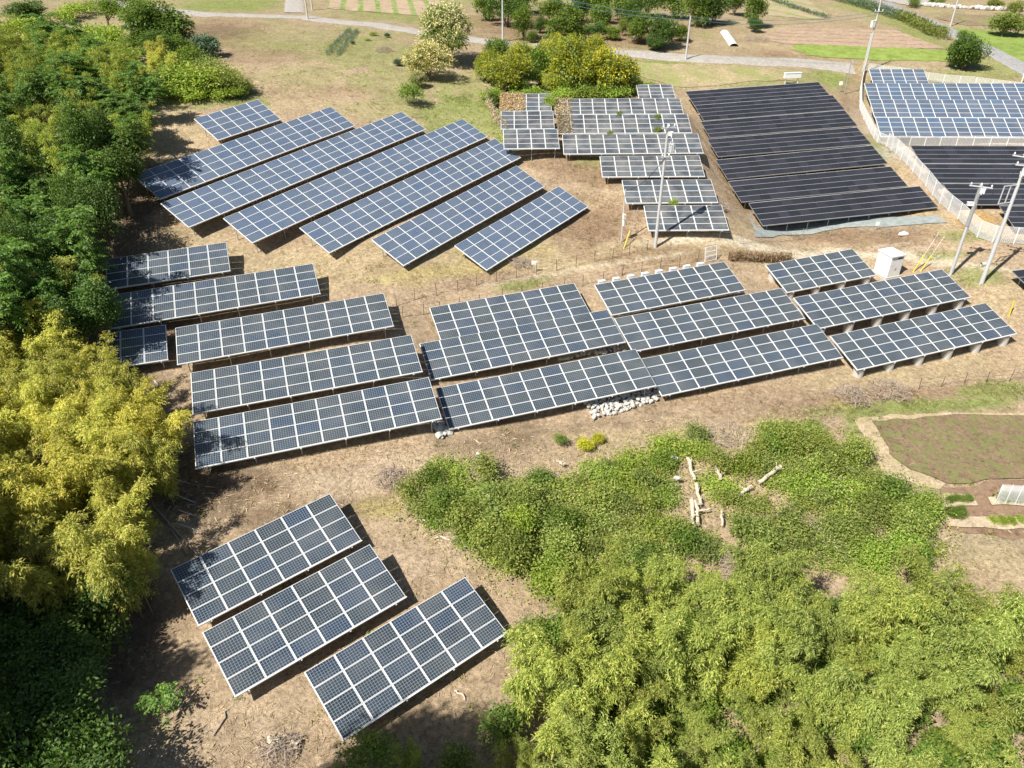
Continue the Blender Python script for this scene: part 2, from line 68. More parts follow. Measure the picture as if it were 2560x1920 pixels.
'veg': [["flower",-9.16,120.41,9.03,8.0],["flower",-11.41,110.93,5.75,5.0],["flower",-12.64,107.89,2.69,2.2],["bush",-12.62,101.34,3.76,2.8],["mass_green",-1.65,119.9,5.14,4],["mass_green",4.06,110.85,5.07,5],["mass_green",1.27,107.19,3.47,2.2],["mass_green",-2.25,101.82,1.88,2],["mass_yellow",-0.45,108.33,6.07,5],["mass_yellow",8.46,109.59,6.62,7],["mass_yellow",13.73,108.8,6.61,6.2],["mass_lime",-2.86,112.55,4.24,4],["mass_lime",1.93,115.43,5.58,4.6],["mass_lime",6.46,108.73,4.7,3.2],["mass_lime",10.64,109.92,4.76,3.4],["mass_lime",12.74,121.09,4.57,5],["mass_lime",5.84,120.11,4.51,5],["mass_lime",15.81,111.46,4.25,3.4],["mass_vine",-1.93,104.49,3.39,1.6],["mass_vine",0.71,103.71,3.37,1.3],["mass_vine",19.87,115.02,2.52,1.2],["mass_vine",3.38,105.5,4.0,1.6],["mass_vine",6.55,104.82,3.41,1.6],["mass_vine",10.34,105.73,4.02,1.8],["mass_vine",14.33,105.67,3.46,1.8],["mass_vine",16.85,108.39,2.67,1.8],["mass_vine",7.8,108.09,3.51,2.4],["mass_vine",12.31,106.92,3.49,2.2],["far_conifer",2.3,138.9,4.15,5.5],["far_conifer",3.61,137.17,2.2,2.2],["far_tree",8.59,134.53,6.62,6.5],["far_tree",-0.75,149.93,6.86,6],["far_tree",16.13,147.22,4.74,5],["far_tree",19.54,144.28,2.48,4.6],["far_tree",21.76,138.92,4.8,5],["far_tree",24.95,135.9,5.9,5.5],["far_tree",34.55,154.43,5.05,7],["far_tree",38.28,156.26,5.99,7],["far_tree",45.31,154.74,4.8,7.5],["far_tree",44.75,151.38,2.86,3],["far_tree",21.49,159.93,5.15,6],["far_tree",13.03,156.88,4.69,6],["far_tree",32.03,162.65,5.29,6],["far_tree",26.72,163.36,5.28,6],["far_tree",2.72,165.82,5.29,6],["far_tree",44.62,166.6,4.58,6],["far_tree",7.77,155.83,4.98,5],["far_tree",5.19,144.85,3.09,3],["far_tree",10.84,136.11,3.65,3.5],["far_tree",13.92,140.83,3.78,3],["far_tree",17.39,141.18,3.8,2.4],["far_tree",22.34,147.83,4.78,4],["far_tree",29.02,141.13,3.08,3],["far_tree",23.9,134.51,3.65,2.6],["far_tree",-4.5,156.25,4.16,5],["far_tree",37.63,158.89,4.35,3],["far_tree",16.67,155.86,5.0,6],["far_tree",22.96,155.33,5.02,5],["round_tree",74.7,133.07,6.04,5.2],["pale_tree",92.19,154.22,5.74,4.5],["pale_tree",94.65,153.89,3.85,3.6],["pale_tree",104.37,172.84,3.22,3],["pale_tree",103.9,180.06,3.31,2],["small_bush",81.54,155.24,1.87,1.4],["small_bush",82.14,149.54,2.73,2],["small_bush",86.79,180.75,2.77,2],["small_bush",88.08,182.57,2.15,1.6],["small_bush",92.17,183.89,1.75,1.6],["small_bush",94.17,184.03,1.76,1.6],["hedge",-75.23,139.73,5.06,2.0],["hedge",-74.33,143.51,5.15,2.2],["hedge",-73.99,147.93,4.39,2.0],["orchard_tree",-65.54,135.57,5.28,4.5],["orchard_tree",-67.57,148.8,3.47,4.2],["orchard_tree",-67.42,151.36,3.52,4.2],["dark_tree",-50.87,119.26,9.67,7.5],["dark_tree",-77.32,133.2,7.04,4.5],["bamboo",-46.01,106.7,4.97,5],["bamboo",-45.86,103.5,3.64,4],["bamboo",-43.55,102.71,3.59,4],["blue_shrub",-43.56,116.62,3.86,2.8],["dark_tree",-57.56,130.18,6.06,6],["dark_tree",-48.47,118.27,6.14,5.5],["dark_tree",-53.02,117.71,4.82,4],["dark_tree",-47.42,111.47,5.82,5],["dark_tree",-45.86,112.82,3.91,4],["dark_shrub",-43.42,104.86,4.87,3],["dark_shrub",-39.33,104.8,4.2,2.6],["dark_shrub",-35.56,98.92,3.96,2.2],["dark_shrub",-33.82,99.86,2.61,1.6],["dark_shrub",-41.95,99.13,4.63,2.6],["dark_shrub",-44.45,99.06,4.09,2],["low_shrub",-58.06,121.23,5.02,3],["low_shrub",-62.99,125.53,5.99,2.2],["low_shrub",-65.06,122.23,5.91,2.2],["low_shrub",-69.27,123.74,6.04,2.4],["low_shrub",-72.97,124.26,6.9,3],["low_shrub",-49.96,102.94,4.91,2.2],["dark_shrub",-38.54,98.03,6.23,3.5],["dark_shrub",-36.58,100.16,5.16,3],["dark_shrub",-34.49,99.49,3.97,2.2],["dark_shrub",-43.01,108.19,4.37,3],["yellow_shrub",-41.07,103.18,2.74,2],["low_shrub",-42.79,96.97,4.0,1.4],["low_shrub",-40.23,96.55,3.95,1.4],["low_shrub",-37.72,96.21,3.9,1.4],["low_shrub",-35.01,96.75,3.33,1.4],["low_shrub",-33.85,97.77,2.23,1.4],["low_shrub",-46.04,99.27,4.7,1.8],["low_shrub",-49.49,105.5,5.0,2],["low_shrub",-53.89,112.29,5.99,2],["low_shrub",-58.68,116.95,6.29,2],["low_shrub",-61.94,119.14,5.73,2],["sapling_tall",-24.38,28.43,2.87,4.6],["sapling_palm",-17.51,22.67,2.1,2.4],["weed_plant",3.54,43.7,1.17,1.0],["weed_plant_yellow",5.35,43.37,1.17,0.9],["weed_plant_yellow",6.31,44.19,0.89,0.7]],
'forest_left': [["bamboo",-44.8,81.1,6.58],["ailanthus",-58.85,107.28,6.16],["bamboo",-44.17,90.9,6.99],["ailanthus",-58.76,83.24,6.86],["ailanthus",-60.19,89.97,4.85],["bamboo",-52.81,94.35,6.32],["bamboo",-49.62,73.78,5.6],["ailanthus",-49.13,92.76,5.74],["bamboo",-53.04,82.0,6.59],["bamboo",-43.2,78.24,6.31],["bamboo",-65.01,93.85,6.96],["ailanthus",-57.04,96.16,5.68],["bamboo",-43.6,87.32,5.96],["bamboo",-49.84,97.76,5.63],["bamboo",-47.73,78.09,5.96],["ailanthus",-55.83,75.91,6.91],["ailanthus",-39.13,80.68,5.55],["ailanthus",-47.87,84.13,7.08],["bamboo",-63.83,106.13,5.67],["ailanthus",-50.89,77.87,6.71],["ailanthus",-62.03,109.47,6.93],["bamboo",-50.89,87.2,7.02],["bamboo",-66.59,107.38,7.15],["bamboo",-58.2,102.34,6.32],["bamboo",-57.22,92.96,5.02],["ailanthus",-61.85,86.66,6.5],["bamboo",-45.78,95.45,6.59],["ailanthus",-60.3,104.55,5.5],["ailanthus",-57.89,88.08,5.08],["ailanthus",-53.96,97.36,4.86],["ailanthus",-62.18,94.9,5.36],["bamboo",-62.81,99.37,6.66],["bamboo",-42.49,74.05,5.86],["ailanthus",-44.16,84.67,6.4],["bamboo",-63.9,102.97,6.82],["ailanthus",-50.61,84.1,6.91],["ailanthus",-40.94,82.87,5.46],["bamboo",-47.8,86.97,6.31],["ailanthus",-51.53,101.14,6.2],["ailanthus",-56.45,105.54,6.74],["ailanthus",-40.56,87.65,5.53],["bamboo",-38.39,77.98,6.58],["ailanthus",-50.73,90.02,6.45],["bamboo",-53.73,73.32,4.94],["bamboo",-65.01,110.99,4.86],["bamboo",-46.96,97.99,5.46],["bamboo",-55.45,99.95,5.3],["bamboo",-53.87,88.52,5.21],["bamboo",-46.13,75.42,5.64],["bamboo",-50.19,80.97,5.3],["bamboo",-53.93,102.51,5.85],["ailanthus",-55.29,79.41,6.89],["bamboo",-65.87,99.58,5.77],["bamboo",-60.44,97.98,5.45],["ailanthus",-55.81,82.91,6.42],["bamboo",-40.43,76.09,6.17],["ailanthus",-62.66,91.67,6.57],["ailanthus",-64.61,97.05,6.86],["bamboo",-47.14,89.91,5.01],["bamboo",-53.51,85.54,4.88],["bamboo",-58.1,80.21,6.05],["ailanthus",-53.12,76.03,5.41],["ailanthus",-43.3,93.47,4.93],["bamboo",-60.03,92.82,5.2],["ailanthus",-63.49,88.84,5.27],["bamboo",-54.5,91.96,7.07],["bamboo",-57.03,85.39,5.66],["ailanthus",-66.38,104.64,5.69],["ailanthus",-48.89,68.89,7.16],["ailanthus",-43.34,55.04,9.74],["broad",-47.08,59.29,10.18],["ailanthus",-40.22,51.64,8.86],["ailanthus",-34.7,49.6,10.07],["ailanthus",-44.22,64.19,9.5],["ailanthus",-47.01,65.43,9.25],["ailanthus",-43.37,61.9,8.01],["ailanthus",-41.24,64.76,7.07],["ailanthus",-34.21,55.65,9.1],["broad",-40.25,55.77,7.86],["bamboo",-32.48,51.89,7.21],["ailanthus",-36.64,50.88,9.57],["broad",-38.38,67.63,7.8],["broad",-36.15,69.0,7.67],["broad",-39.11,73.06,8.05],["ailanthus",-36.09,58.82,7.57],["broad",-37.06,53.27,10.1],["broad",-38.46,64.12,8.23],["broad",-45.45,68.69,9.19],["broad",-42.7,70.08,7.93],["bamboo",-46.84,71.4,7.8],["ailanthus",-40.3,61.04,7.45],["ailanthus",-43.3,66.84,7.69],["broad",-45.33,57.48,7.01],["broad",-35.41,62.4,8.76],["broad",-48.63,62.42,6.88],["bamboo",-42.26,58.59,9.28],["ailanthus",-39.18,58.26,8.67],["bamboo",-40.76,67.95,8.6],["broad",-31.04,50.09,7.4],["ailanthus",-35.95,47.35,10.05],["broad",-51.37,70.4,7.0],["broad",-50.1,65.77,7.57],["broad",-39.67,70.4,9.87],["ailanthus",-38.66,48.97,9.54],["ailanthus",-36.56,72.66,7.5],["broad",-36.9,56.19,9.15],["ailanthus",-42.46,52.25,9.39],["ailanthus",-36.76,65.99,8.44],["broad",-32.78,47.99,7.23],["ailanthus",-34.66,52.73,7.35],["broad",-38.03,61.85,7.3],["bamboo",-46.05,62.04,8.71],["broad",-51.19,68.0,7.66],["bamboo_yellow",-38.69,53.2,6.4],["bamboo_yellow",-22.11,30.67,6.28],["bamboo_yellow",-35.32,43.01,6.3],["bamboo_yellow",-38.36,45.96,6.54],["bamboo_yellow",-33.58,38.89,7.07],["bamboo_yellow",-34.88,47.43,7.06],["bamboo_yellow",-29.72,39.4,5.27],["bamboo_yellow",-26.95,32.16,7.64],["bamboo_yellow",-26.64,28.79,6.12],["bamboo_yellow",-22.43,36.49,6.34],["bamboo_yellow",-25.77,38.73,6.54],["bamboo_yellow",-21.45,28.1,7.56],["bamboo_yellow",-28.98,42.48,5.31],["bamboo_yellow",-23.62,27.68,7.39],["bamboo_yellow",-36.98,41.55,6.96],["bamboo_yellow",-27.93,35.75,6.59],["bamboo_yellow",-30.55,35.55,6.25],["bamboo_yellow",-32.56,40.58,6.59],["bamboo_yellow",-41.49,56.25,7.02],["bamboo_yellow",-25.27,36.56,6.37],["bamboo_yellow",-30.34,30.41,7.61],["bamboo_yellow",-39.7,51.01,6.68],["bamboo_yellow",-41.94,50.38,6.39],["bamboo_yellow",-29.05,31.89,7.56],["bamboo_yellow",-22.6,33.33,5.27],["bamboo_yellow",-36.9,52.27,7.54],["bamboo_yellow",-30.8,33.0,6.47],["bamboo_yellow",-29.81,44.73,5.56],["bamboo_yellow",-35.4,39.93,7.01],["bamboo_yellow",-32.48,44.34,5.86],["bamboo_yellow",-24.12,34.5,6.45],["bamboo_yellow",-28.29,37.98,6.6],["bamboo_yellow",-37.07,47.48,7.72],["bamboo_yellow",-43.2,52.65,6.97],["bamboo_yellow",-29.04,27.82,6.38],["bamboo_yellow",-32.22,37.3,6.89],["bamboo_yellow",-31.64,46.31,6.9],["bamboo_yellow",-37.62,44.15,5.59],["bamboo_yellow",-39.51,55.97,6.2],["bamboo_yellow",-28.96,34.02,5.66],["bamboo_yellow",-34.33,36.72,5.51],["bamboo_yellow",-33.3,34.92,6.07],["bamboo_yellow",-24.18,30.75,5.3],["bamboo_yellow",-27.55,40.96,5.68],["bamboo_yellow",-41.06,53.19,5.68],["bamboo_yellow",-36.98,50.25,6.61],["bamboo_yellow",-23.77,39.18,6.31],["bamboo_yellow",-26.29,42.6,5.48],["bamboo_yellow",-43.97,54.53,7.79],["bamboo_yellow",-28.11,30.18,7.15],["bamboo_yellow",-39.26,48.78,6.98],["bamboo_yellow",-31.06,42.33,6.88],["bamboo_yellow",-35.73,45.02,7.1],["bamboo_yellow",-32.77,48.04,5.71],["bamboo_yellow",-26.24,34.77,7.1],["bamboo_yellow",-27.66,44.25,6.16],["bamboo_yellow",-35.16,49.4,5.73],["bamboo_yellow",-24.79,41.05,5.96],["broad",-22.51,23.94,4.83],["darkbush",-18.98,18.93,4.96],["broad",-25.85,24.32,4.89],["broad",-17.86,17.29,4.98],["darkbush",-22.75,20.16,4.92],["darkbush",-21.7,18.61,4.33],["darkbush",-27.71,25.84,4.07],["darkbush",-29.83,28.21,4.85],["broad",-22.2,27.7,4.93],["darkbush",-23.86,22.8,4.04],["darkbush",-23.49,18.1,3.62],["broad",-24.54,19.59,3.51],["darkbush",-27.16,28.16,3.44],["broad",-27.17,22.48,4.14],["broad",-22.4,16.56,3.92],["broad",-25.31,27.42,4.34],["broad",-19.75,17.42,2.9],["darkbush",-21.76,25.61,3.88],["broad",-27.85,24.22,4.31],["broad",-21.14,21.46,4.53],["darkbush",-23.85,25.53,3.18],["broad",-26.04,20.71,3.16],["broad",-23.78,27.94,3.55],["broad",-29.32,26.3,4.47],["darkbush",-20.12,20.16,4.23]],
'forest_right': [["bamboo_green",11.59,24.11,5.13],["bamboo_green",15.84,22.32,5.44],["bamboo_green",13.4,30.45,5.99],["bamboo_green",6.0,19.28,3.95],["bamboo_green",14.61,20.34,4.02],["bamboo_green",27.48,27.12,5.26],["bushgap",21.76,17.77,1.8],["bamboo_green",11.98,27.66,5.73],["bamboo_green",17.8,17.84,5.74],["bamboo_green",23.95,24.67,6.82],["bamboo_green",14.24,24.32,3.58],["bamboo_green",18.91,27.92,4.71],["bamboo_green",7.22,16.76,6.88],["bamboo_green",12.66,21.58,4.9],["bamboo_green",24.27,28.13,6.06],["bamboo_green",24.73,23.04,4.0],["bamboo_green",26.47,20.61,4.24],["bamboo_green",12.19,18.84,4.78],["bamboo_green",3.29,26.37,5.47],["bamboo_green",5.22,16.98,6.84],["bamboo_green",9.84,25.79,4.63],["bamboo_green",15.65,29.34,5.6],["bamboo_green",3.47,19.42,6.38],["bushgap",19.78,18.79,1.8],["bamboo_green",3.12,23.33,6.42],["bamboo_green",9.3,29.54,4.66],["bushgap",22.44,26.64,1.8],["bamboo_green",3.11,16.44,6.19],["bamboo_green",23.36,18.72,5.49],["bamboo_green",4.69,22.43,4.64],["bamboo_green",6.42,25.81,6.01],["bamboo_green",29.08,23.3,4.55],["bamboo_green",18.3,25.21,3.5],["bamboo_green",20.49,25.1,4.6],["bamboo_green",15.47,16.33,4.6],["bamboo_green",13.69,17.83,5.72],["bamboo_green",27.69,25.32,4.4],["bamboo_green",14.14,27.01,5.63],["bamboo_green",24.41,16.49,5.94],["bushgap",20.72,20.61,1.8],["bushgap",9.99,27.66,1.8],["bamboo_green",18.21,21.34,5.82],["bushgap",6.49,22.74,1.8],["bamboo_green",8.54,23.99,6.76],["bamboo_green",15.47,25.79,6.39],["bamboo_green",9.21,18.08,3.92],["bushgap",17.44,28.97,1.8],["bamboo_green",16.67,27.28,5.23],["bushgap",10.78,21.06,1.8],["bamboo_green",26.54,17.34,4.77],["bushgap",27.09,23.35,1.8],["bamboo_green",8.97,21.26,3.53],["bamboo_green",7.08,28.56,4.61],["bamboo_green",4.26,28.47,6.43],["bushgap",10.06,16.42,1.8],["bamboo_green",21.85,28.62,4.4],["bamboo_green",11.41,30.31,3.69],["bushgap",6.83,20.88,1.8],["bamboo_green",22.14,24.26,5.45],["bamboo_green",22.38,22.18,3.71],["bushgap",17.44,23.28,1.8],["bamboo_green",28.44,20.87,4.66],["bamboo_green",12.38,16.16,5.46],["bamboo_green",19.15,16.47,4.2],["bushgap",29.52,25.68,1.8],["bamboo_green",19.4,23.2,4.99],["bamboo_green",1.26,22.58,6.85],["bamboo_green",1.48,24.69,3.64],["bamboo_green",27.77,18.95,5.79],["bamboo_green",15.77,18.49,4.36],["bushgap",1.47,26.99,1.8],["bamboo_green",12.62,25.79,5.92],["bamboo_green",25.5,26.38,6.84],["bamboo_green",5.11,24.53,6.04],["bamboo_green",20.57,27.16,6.45],["bamboo_green",2.65,21.35,5.41],["bushgap",23.97,21.32,1.8],["bamboo_green",2.15,18.12,3.96],["bush",-2.87,19.27,2.75],["bamboo_green",-4.29,16.82,2.8],["bamboo_green",-4.82,19.56,2.54],["bamboo_green",-7.79,17.97,2.52],["bamboo_green",-1.01,18.53,2.79],["bamboo_green",0.44,19.88,2.41],["bush",0.05,16.65,2.39],["bamboo_green",-1.81,17.02,2.11],["bush",-6.81,20.08,2.51],["bush",-0.65,21.6,2.56],["bamboo_green",-5.61,18.05,2.29],["bushgap",26.99,24.17,1.63],["bushgap",23.34,24.92,1.42],["bushgap",28.09,27.72,1.26],["bushgap",6.51,18.16,1.45],["bushgap",17.15,27.47,1.4],["bushgap",21.6,21.42,1.75],["bushgap",12.37,23.24,2.0],["bushgap",15.11,31.06,1.31],["bushgap",11.24,20.4,1.14],["bushgap",2.66,27.07,1.68],["bushgap",15.23,16.89,1.2],["bushgap",21.02,19.16,1.6],["bushgap",7.74,28.53,1.34],["bushgap",28.78,19.46,1.42],["bushgap",9.5,23.39,1.8],["bushgap",4.18,28.63,1.71],["bushgap",17.12,18.6,2.02],["bushgap",20.36,25.59,1.84],["bushgap",24.99,19.24,1.63],["bushgap",14.71,27.43,1.38],["bushgap",25.9,27.32,1.63],["bushgap",6.16,23.6,1.82],["bushgap",19.98,17.0,1.18],["bushgap",21.01,28.42,2.04],["bushgap",10.33,27.57,2.01],["bushgap",16.37,25.31,1.56],["bushgap",13.52,20.81,1.62],["bushgap",7.91,20.06,1.13],["bushgap",11.21,18.29,1.13],["bushgap",12.1,26.86,1.35],["bushgap",3.43,22.32,1.75],["bushgap",2.9,19.62,1.24],["bushgap",19.13,27.58,2.05],["bushgap",31.79,24.34,2.01],["bushgap",5.47,20.56,1.75],["bushgap",28.76,22.35,1.37],["bushgap",22.99,19.77,2.07],["bushgap",29.81,26.33,1.36],["bushgap",17.43,29.57,1.59],["bushgap",17.51,21.96,2.03],["bushgap",12.28,29.57,1.44],["bushgap",4.22,17.19,1.46],["bushgap",4.81,25.96,2.06],["bushgap",14.84,22.44,1.81],["bushgap",23.4,17.09,1.4],["bushgap",9.09,25.42,1.25],["bushgap",13.04,18.94,1.2],["bushgap",13.21,16.31,1.33],["bushgap",9.75,30.31,1.55],["bushgap",20.61,23.55,1.81],["bushgap",24.09,28.55,1.24],["bushgap",26.81,17.6,1.48],["bushgap",23.56,21.62,2.07],["bushgap",9.42,17.58,1.13],["bushgap",26.53,20.54,1.99],["bushgap",18.25,25.63,1.58],["bushgap",10.8,16.23,1.8],["bushgap",30.9,22.62,1.32],["bushgap",19.38,29.47,1.69],["bushgap",29.2,24.46,1.5],["bushgap",6.39,16.16,1.27],["bushgap",3.27,24.31,1.73],["bushgap",15.12,19.32,1.44],["bushgap",13.65,25.03,1.25],["bushgap",25.08,23.4,1.64],["bushgap",18.85,19.79,1.62],["bushgap",10.95,24.94,1.23],["bushgap",17.68,16.37,1.17],["bushgap",6.91,26.23,2.04],["bushgap",7.6,22.35,1.22]],
'offscreen': [],
'bramble': [["bramble",3.55,39.08,0.65],["bramble",15.72,34.3,1.34],["bramble",-0.72,37.01,1.44],["bramble",23.51,43.61,0.42],["bramble",-1.08,34.19,1.5],["bramble",26.77,36.34,0.49],["bramble",16.95,34.97,1.09],["bramble",25.89,37.81,0.85],["bramble",4.6,31.69,0.92],["bramble",7.19,34.33,0.88],["bramble",20.84,45.22,1.04],["bramble",21.99,37.06,0.96],["bramble",-2.04,38.04,0.59],["bramble",-4.94,37.88,0.69],["bramble",14.72,38.56,0.76],["bramble",10.06,38.27,1.04],["bramble",2.11,38.13,0.88],["bramble",19.69,35.36,0.69],["bramble",18.18,36.82,1.09],["bramble",1.16,34.03,0.4],["bramble",5.28,33.53,0.84],["bramble",5.92,37.92,1.43],["bramble",0.76,37.29,1.36],["bramble",2.28,32.2,1.04],["bramble",2.79,33.97,1.54],["bramble",22.51,44.42,0.9],["bramble",7.21,35.89,0.67],["bramble",26.22,39.36,1.2],["bramble",9.32,35.77,1.23],["bramble",3.91,33.49,0.98],["bramble",21.49,34.88,1.05],["bramble",25.71,34.91,1.1],["bramble",15.43,36.52,0.75],["bramble",21.35,40.24,1.29],["bramble",24.41,41.15,0.65],["bramble",-5.94,36.61,0.54],["bramble",-2.81,36.84,1.15],["bramble",10.91,34.35,1.55],["bramble",20.28,41.28,0.96],["bramble",9.7,41.07,0.84],["bramble",10.42,39.57,0.5],["bramble",23.05,41.07,0.44],["bramble",19.84,38.13,0.8],["bramble",-1.81,39.71,1.35],["bramble",-0.2,33.11,1.14],["bramble",23.27,34.72,0.65],["bramble",22.86,33.09,0.67],["bramble",25.38,33.5,1.39],["bramble",12.14,35.05,0.46],["bramble",24.48,38.2,1.07],["bramble",19.19,42.43,0.62],["bramble",4.61,37.57,1.06],["bramble",7.54,37.23,1.23],["bramble",20.95,43.28,0.49],["bramble",18.02,34.0,1.15],["bramble",9.05,39.74,1.45],["bramble",13.29,43.39,0.96],["bramble",9.12,34.21,0.87],["bramble",-3.11,35.67,1.06],["bramble",9.56,42.72,0.42],["bramble",3.62,35.06,1.32],["bramble",4.81,35.62,0.65],["bramble",21.0,38.45,1.15],["bramble",3.23,36.22,0.57],["bramble",-4.74,35.85,0.5],["bramble",21.88,41.71,1.29],["bramble",10.93,41.82,1.04],["bramble",8.38,33.08,1.22],["bramble",0.01,35.75,1.0],["bramble",24.94,40.03,0.99],["bramble",0.19,31.96,1.56],["bramble",17.79,41.86,0.91],["bramble",5.86,40.59,0.67],["bramble",8.23,41.73,1.34],["bramble",5.93,36.36,1.11],["bramble",6.64,32.36,1.16],["bramble",11.51,43.27,1.12],["bramble",1.98,35.4,1.11],["bramble",7.85,39.63,1.18],["bramble",-4.28,39.92,0.64],["bramble",17.93,43.42,0.93],["bramble",14.77,41.59,1.37],["bramble",19.31,45.12,1.45],["bramble",25.41,36.62,1.38],["bramble",-1.68,36.18,0.42],["bramble",4.96,39.52,0.74],["bramble",16.64,36.24,0.73],["bramble",18.71,40.41,0.59],["bramble",23.43,37.29,0.42],["bramble",19.45,39.45,1.09],["bramble",22.65,45.82,0.5],["bramble",22.49,38.91,0.66],["bramble",20.71,36.1,1.26],["bramble",27.23,34.82,0.4],["bramble",-3.24,38.35,0.56],["bramble",27.37,37.44,1.33],["bramble",6.55,39.06,1.02],["bramble",12.14,33.82,0.97],["bramble",1.94,39.62,0.99],["bramble",3.2,31.31,1.14],["bramble",22.2,43.04,1.0],["bramble",-0.85,38.75,0.44],["bramble",-5.56,38.93,1.01],["bramble",16.39,41.57,1.58],["bramble",16.48,38.14,0.52],["bramble",14.34,39.84,0.62],["bramble",20.36,34.08,0.6],["bramble",22.63,36.03,1.09],["bramble",14.98,35.35,1.58],["bramble",8.79,37.5,1.43],["bramble",0.89,38.59,0.84],["bramble",-6.77,38.0,0.93],["bramble",23.94,42.37,1.06],["bramble",9.64,33.12,0.97],["bramble",13.74,44.65,1.19],["bramble",6.19,35.07,0.4],["bramble",23.74,39.76,0.88],["bramble",8.21,35.22,0.48],["bramble",7.0,41.22,0.56],["bramble",10.53,35.55,1.12],["bramble",18.39,35.61,1.16],["bramble",-2.58,34.42,0.82],["bramble",19.31,43.63,1.34],["bramble",-4.09,36.92,0.99],["bramble",21.69,33.51,0.44],["thicket",0.39,34.72,2.82],["thicket",2.94,33.12,2.31],["thicket",-0.15,32.28,2.87],["thicket",-2.98,34.95,2.28],["thicket",2.94,35.49,1.85],["thicket",-4.47,36.35,1.84],["thicket",-1.34,36.61,1.69],["thicket",2.12,31.09,2.07],["thicket",-1.41,33.59,2.69],["thicket",0.5,36.69,2.05],["thicket",22.61,41.42,1.9],["thicket",20.47,43.53,2.04],["thicket",24.58,42.49,2.44],["thicket",22.27,43.53,1.77],["thicket",24.95,34.05,2.03],["thicket",24.25,37.35,1.67],["thicket",22.56,33.71,1.66],["thicket",25.89,35.87,2.33],["thicket",27.43,37.49,1.97],["thicket",22.03,35.56,1.58]],
'poles': {"centre":[14.24,69.9,12.0],"small":[10.99,70.94,5.45],"right_a":[42.86,67.4,9.17],"right_b":[44.86,65.43,12.44],"enclosure":[57.84,131.35,10.71],"lamp":[51.44,121.93,4.79],"far_a":[28.11,129.94,6.3],"far_b":[-1.26,136.85,6.23],"far_c":[-36.71,151.09,3.19],"far_d":[-38.34,162.5,1.74],"far_e":[86.26,162.25,4.58]},
'fence': {"mesh_main":[[57.85,131.43],[54.9,124.55],[51.65,115.52],[50.63,110.28],[48.95,102.47],[49.39,100.17]],"mesh_diag":[[49.39,100.17],[48.55,93.89],[48.15,86.88],[47.96,80.76],[48.11,76.34],[48.18,72.39],[52.11,71.83],[55.2,71.53]],"mesh_front":[[49.76,100.79],[52.49,102.24],[57.17,102.24],[61.49,101.37],[67.47,100.09],[73.45,99.53]],"mesh_back":[[58.59,131.79],[62.26,130.68],[67.44,127.52],[73.39,125.25],[79.28,122.09]],"stakes_upper":[[-9.97,58.46],[-8.49,59.53],[-6.64,60.51],[-4.83,61.47],[-3.18,62.42],[-1.36,63.33],[0.44,64.19],[2.35,65.02],[4.3,65.83],[6.17,66.64],[8.05,67.47],[9.83,68.09],[11.56,68.79],[13.39,69.45]],"stakes_lower":[[-9.29,57.04],[-7.63,58.03],[-6.19,58.78],[-4.58,59.46],[-2.81,60.14],[-0.88,60.83],[0.97,61.53],[2.92,62.26],[4.81,62.93],[6.62,63.59],[8.59,64.47],[10.47,65.32],[10.47,65.46],[12.38,65.91],[14.29,66.56],[16.15,66.82],[18.04,67.69]],"stakes_south":[[33.52,51.64],[35.6,52.09],[37.83,52.68],[39.72,52.78],[41.81,53.07],[43.94,53.4]],"net_dry":[[21.28,68.52],[23.28,69.06],[25.72,69.82],[28.23,70.68]],"net_left":[[-3.33,106.94],[-2.67,101.11],[-1.83,96.37],[-0.73,92.85],[0.37,90.3]],"thin_front":[[23.06,71.32],[25.91,73.26],[30.39,75.76],[34.44,76.4],[38.63,76.34],[40.88,74.62],[42.71,75.1]],"lean_stakes":[[-23.48,40.83],[-22.34,39.59],[-21.18,38.4],[-20.39,36.89],[-19.79,35.68],[-19.39,34.54]],"mid_net":[[29.08,109.98],[28.48,99.53],[27.36,88.28],[26.1,77.92]]},
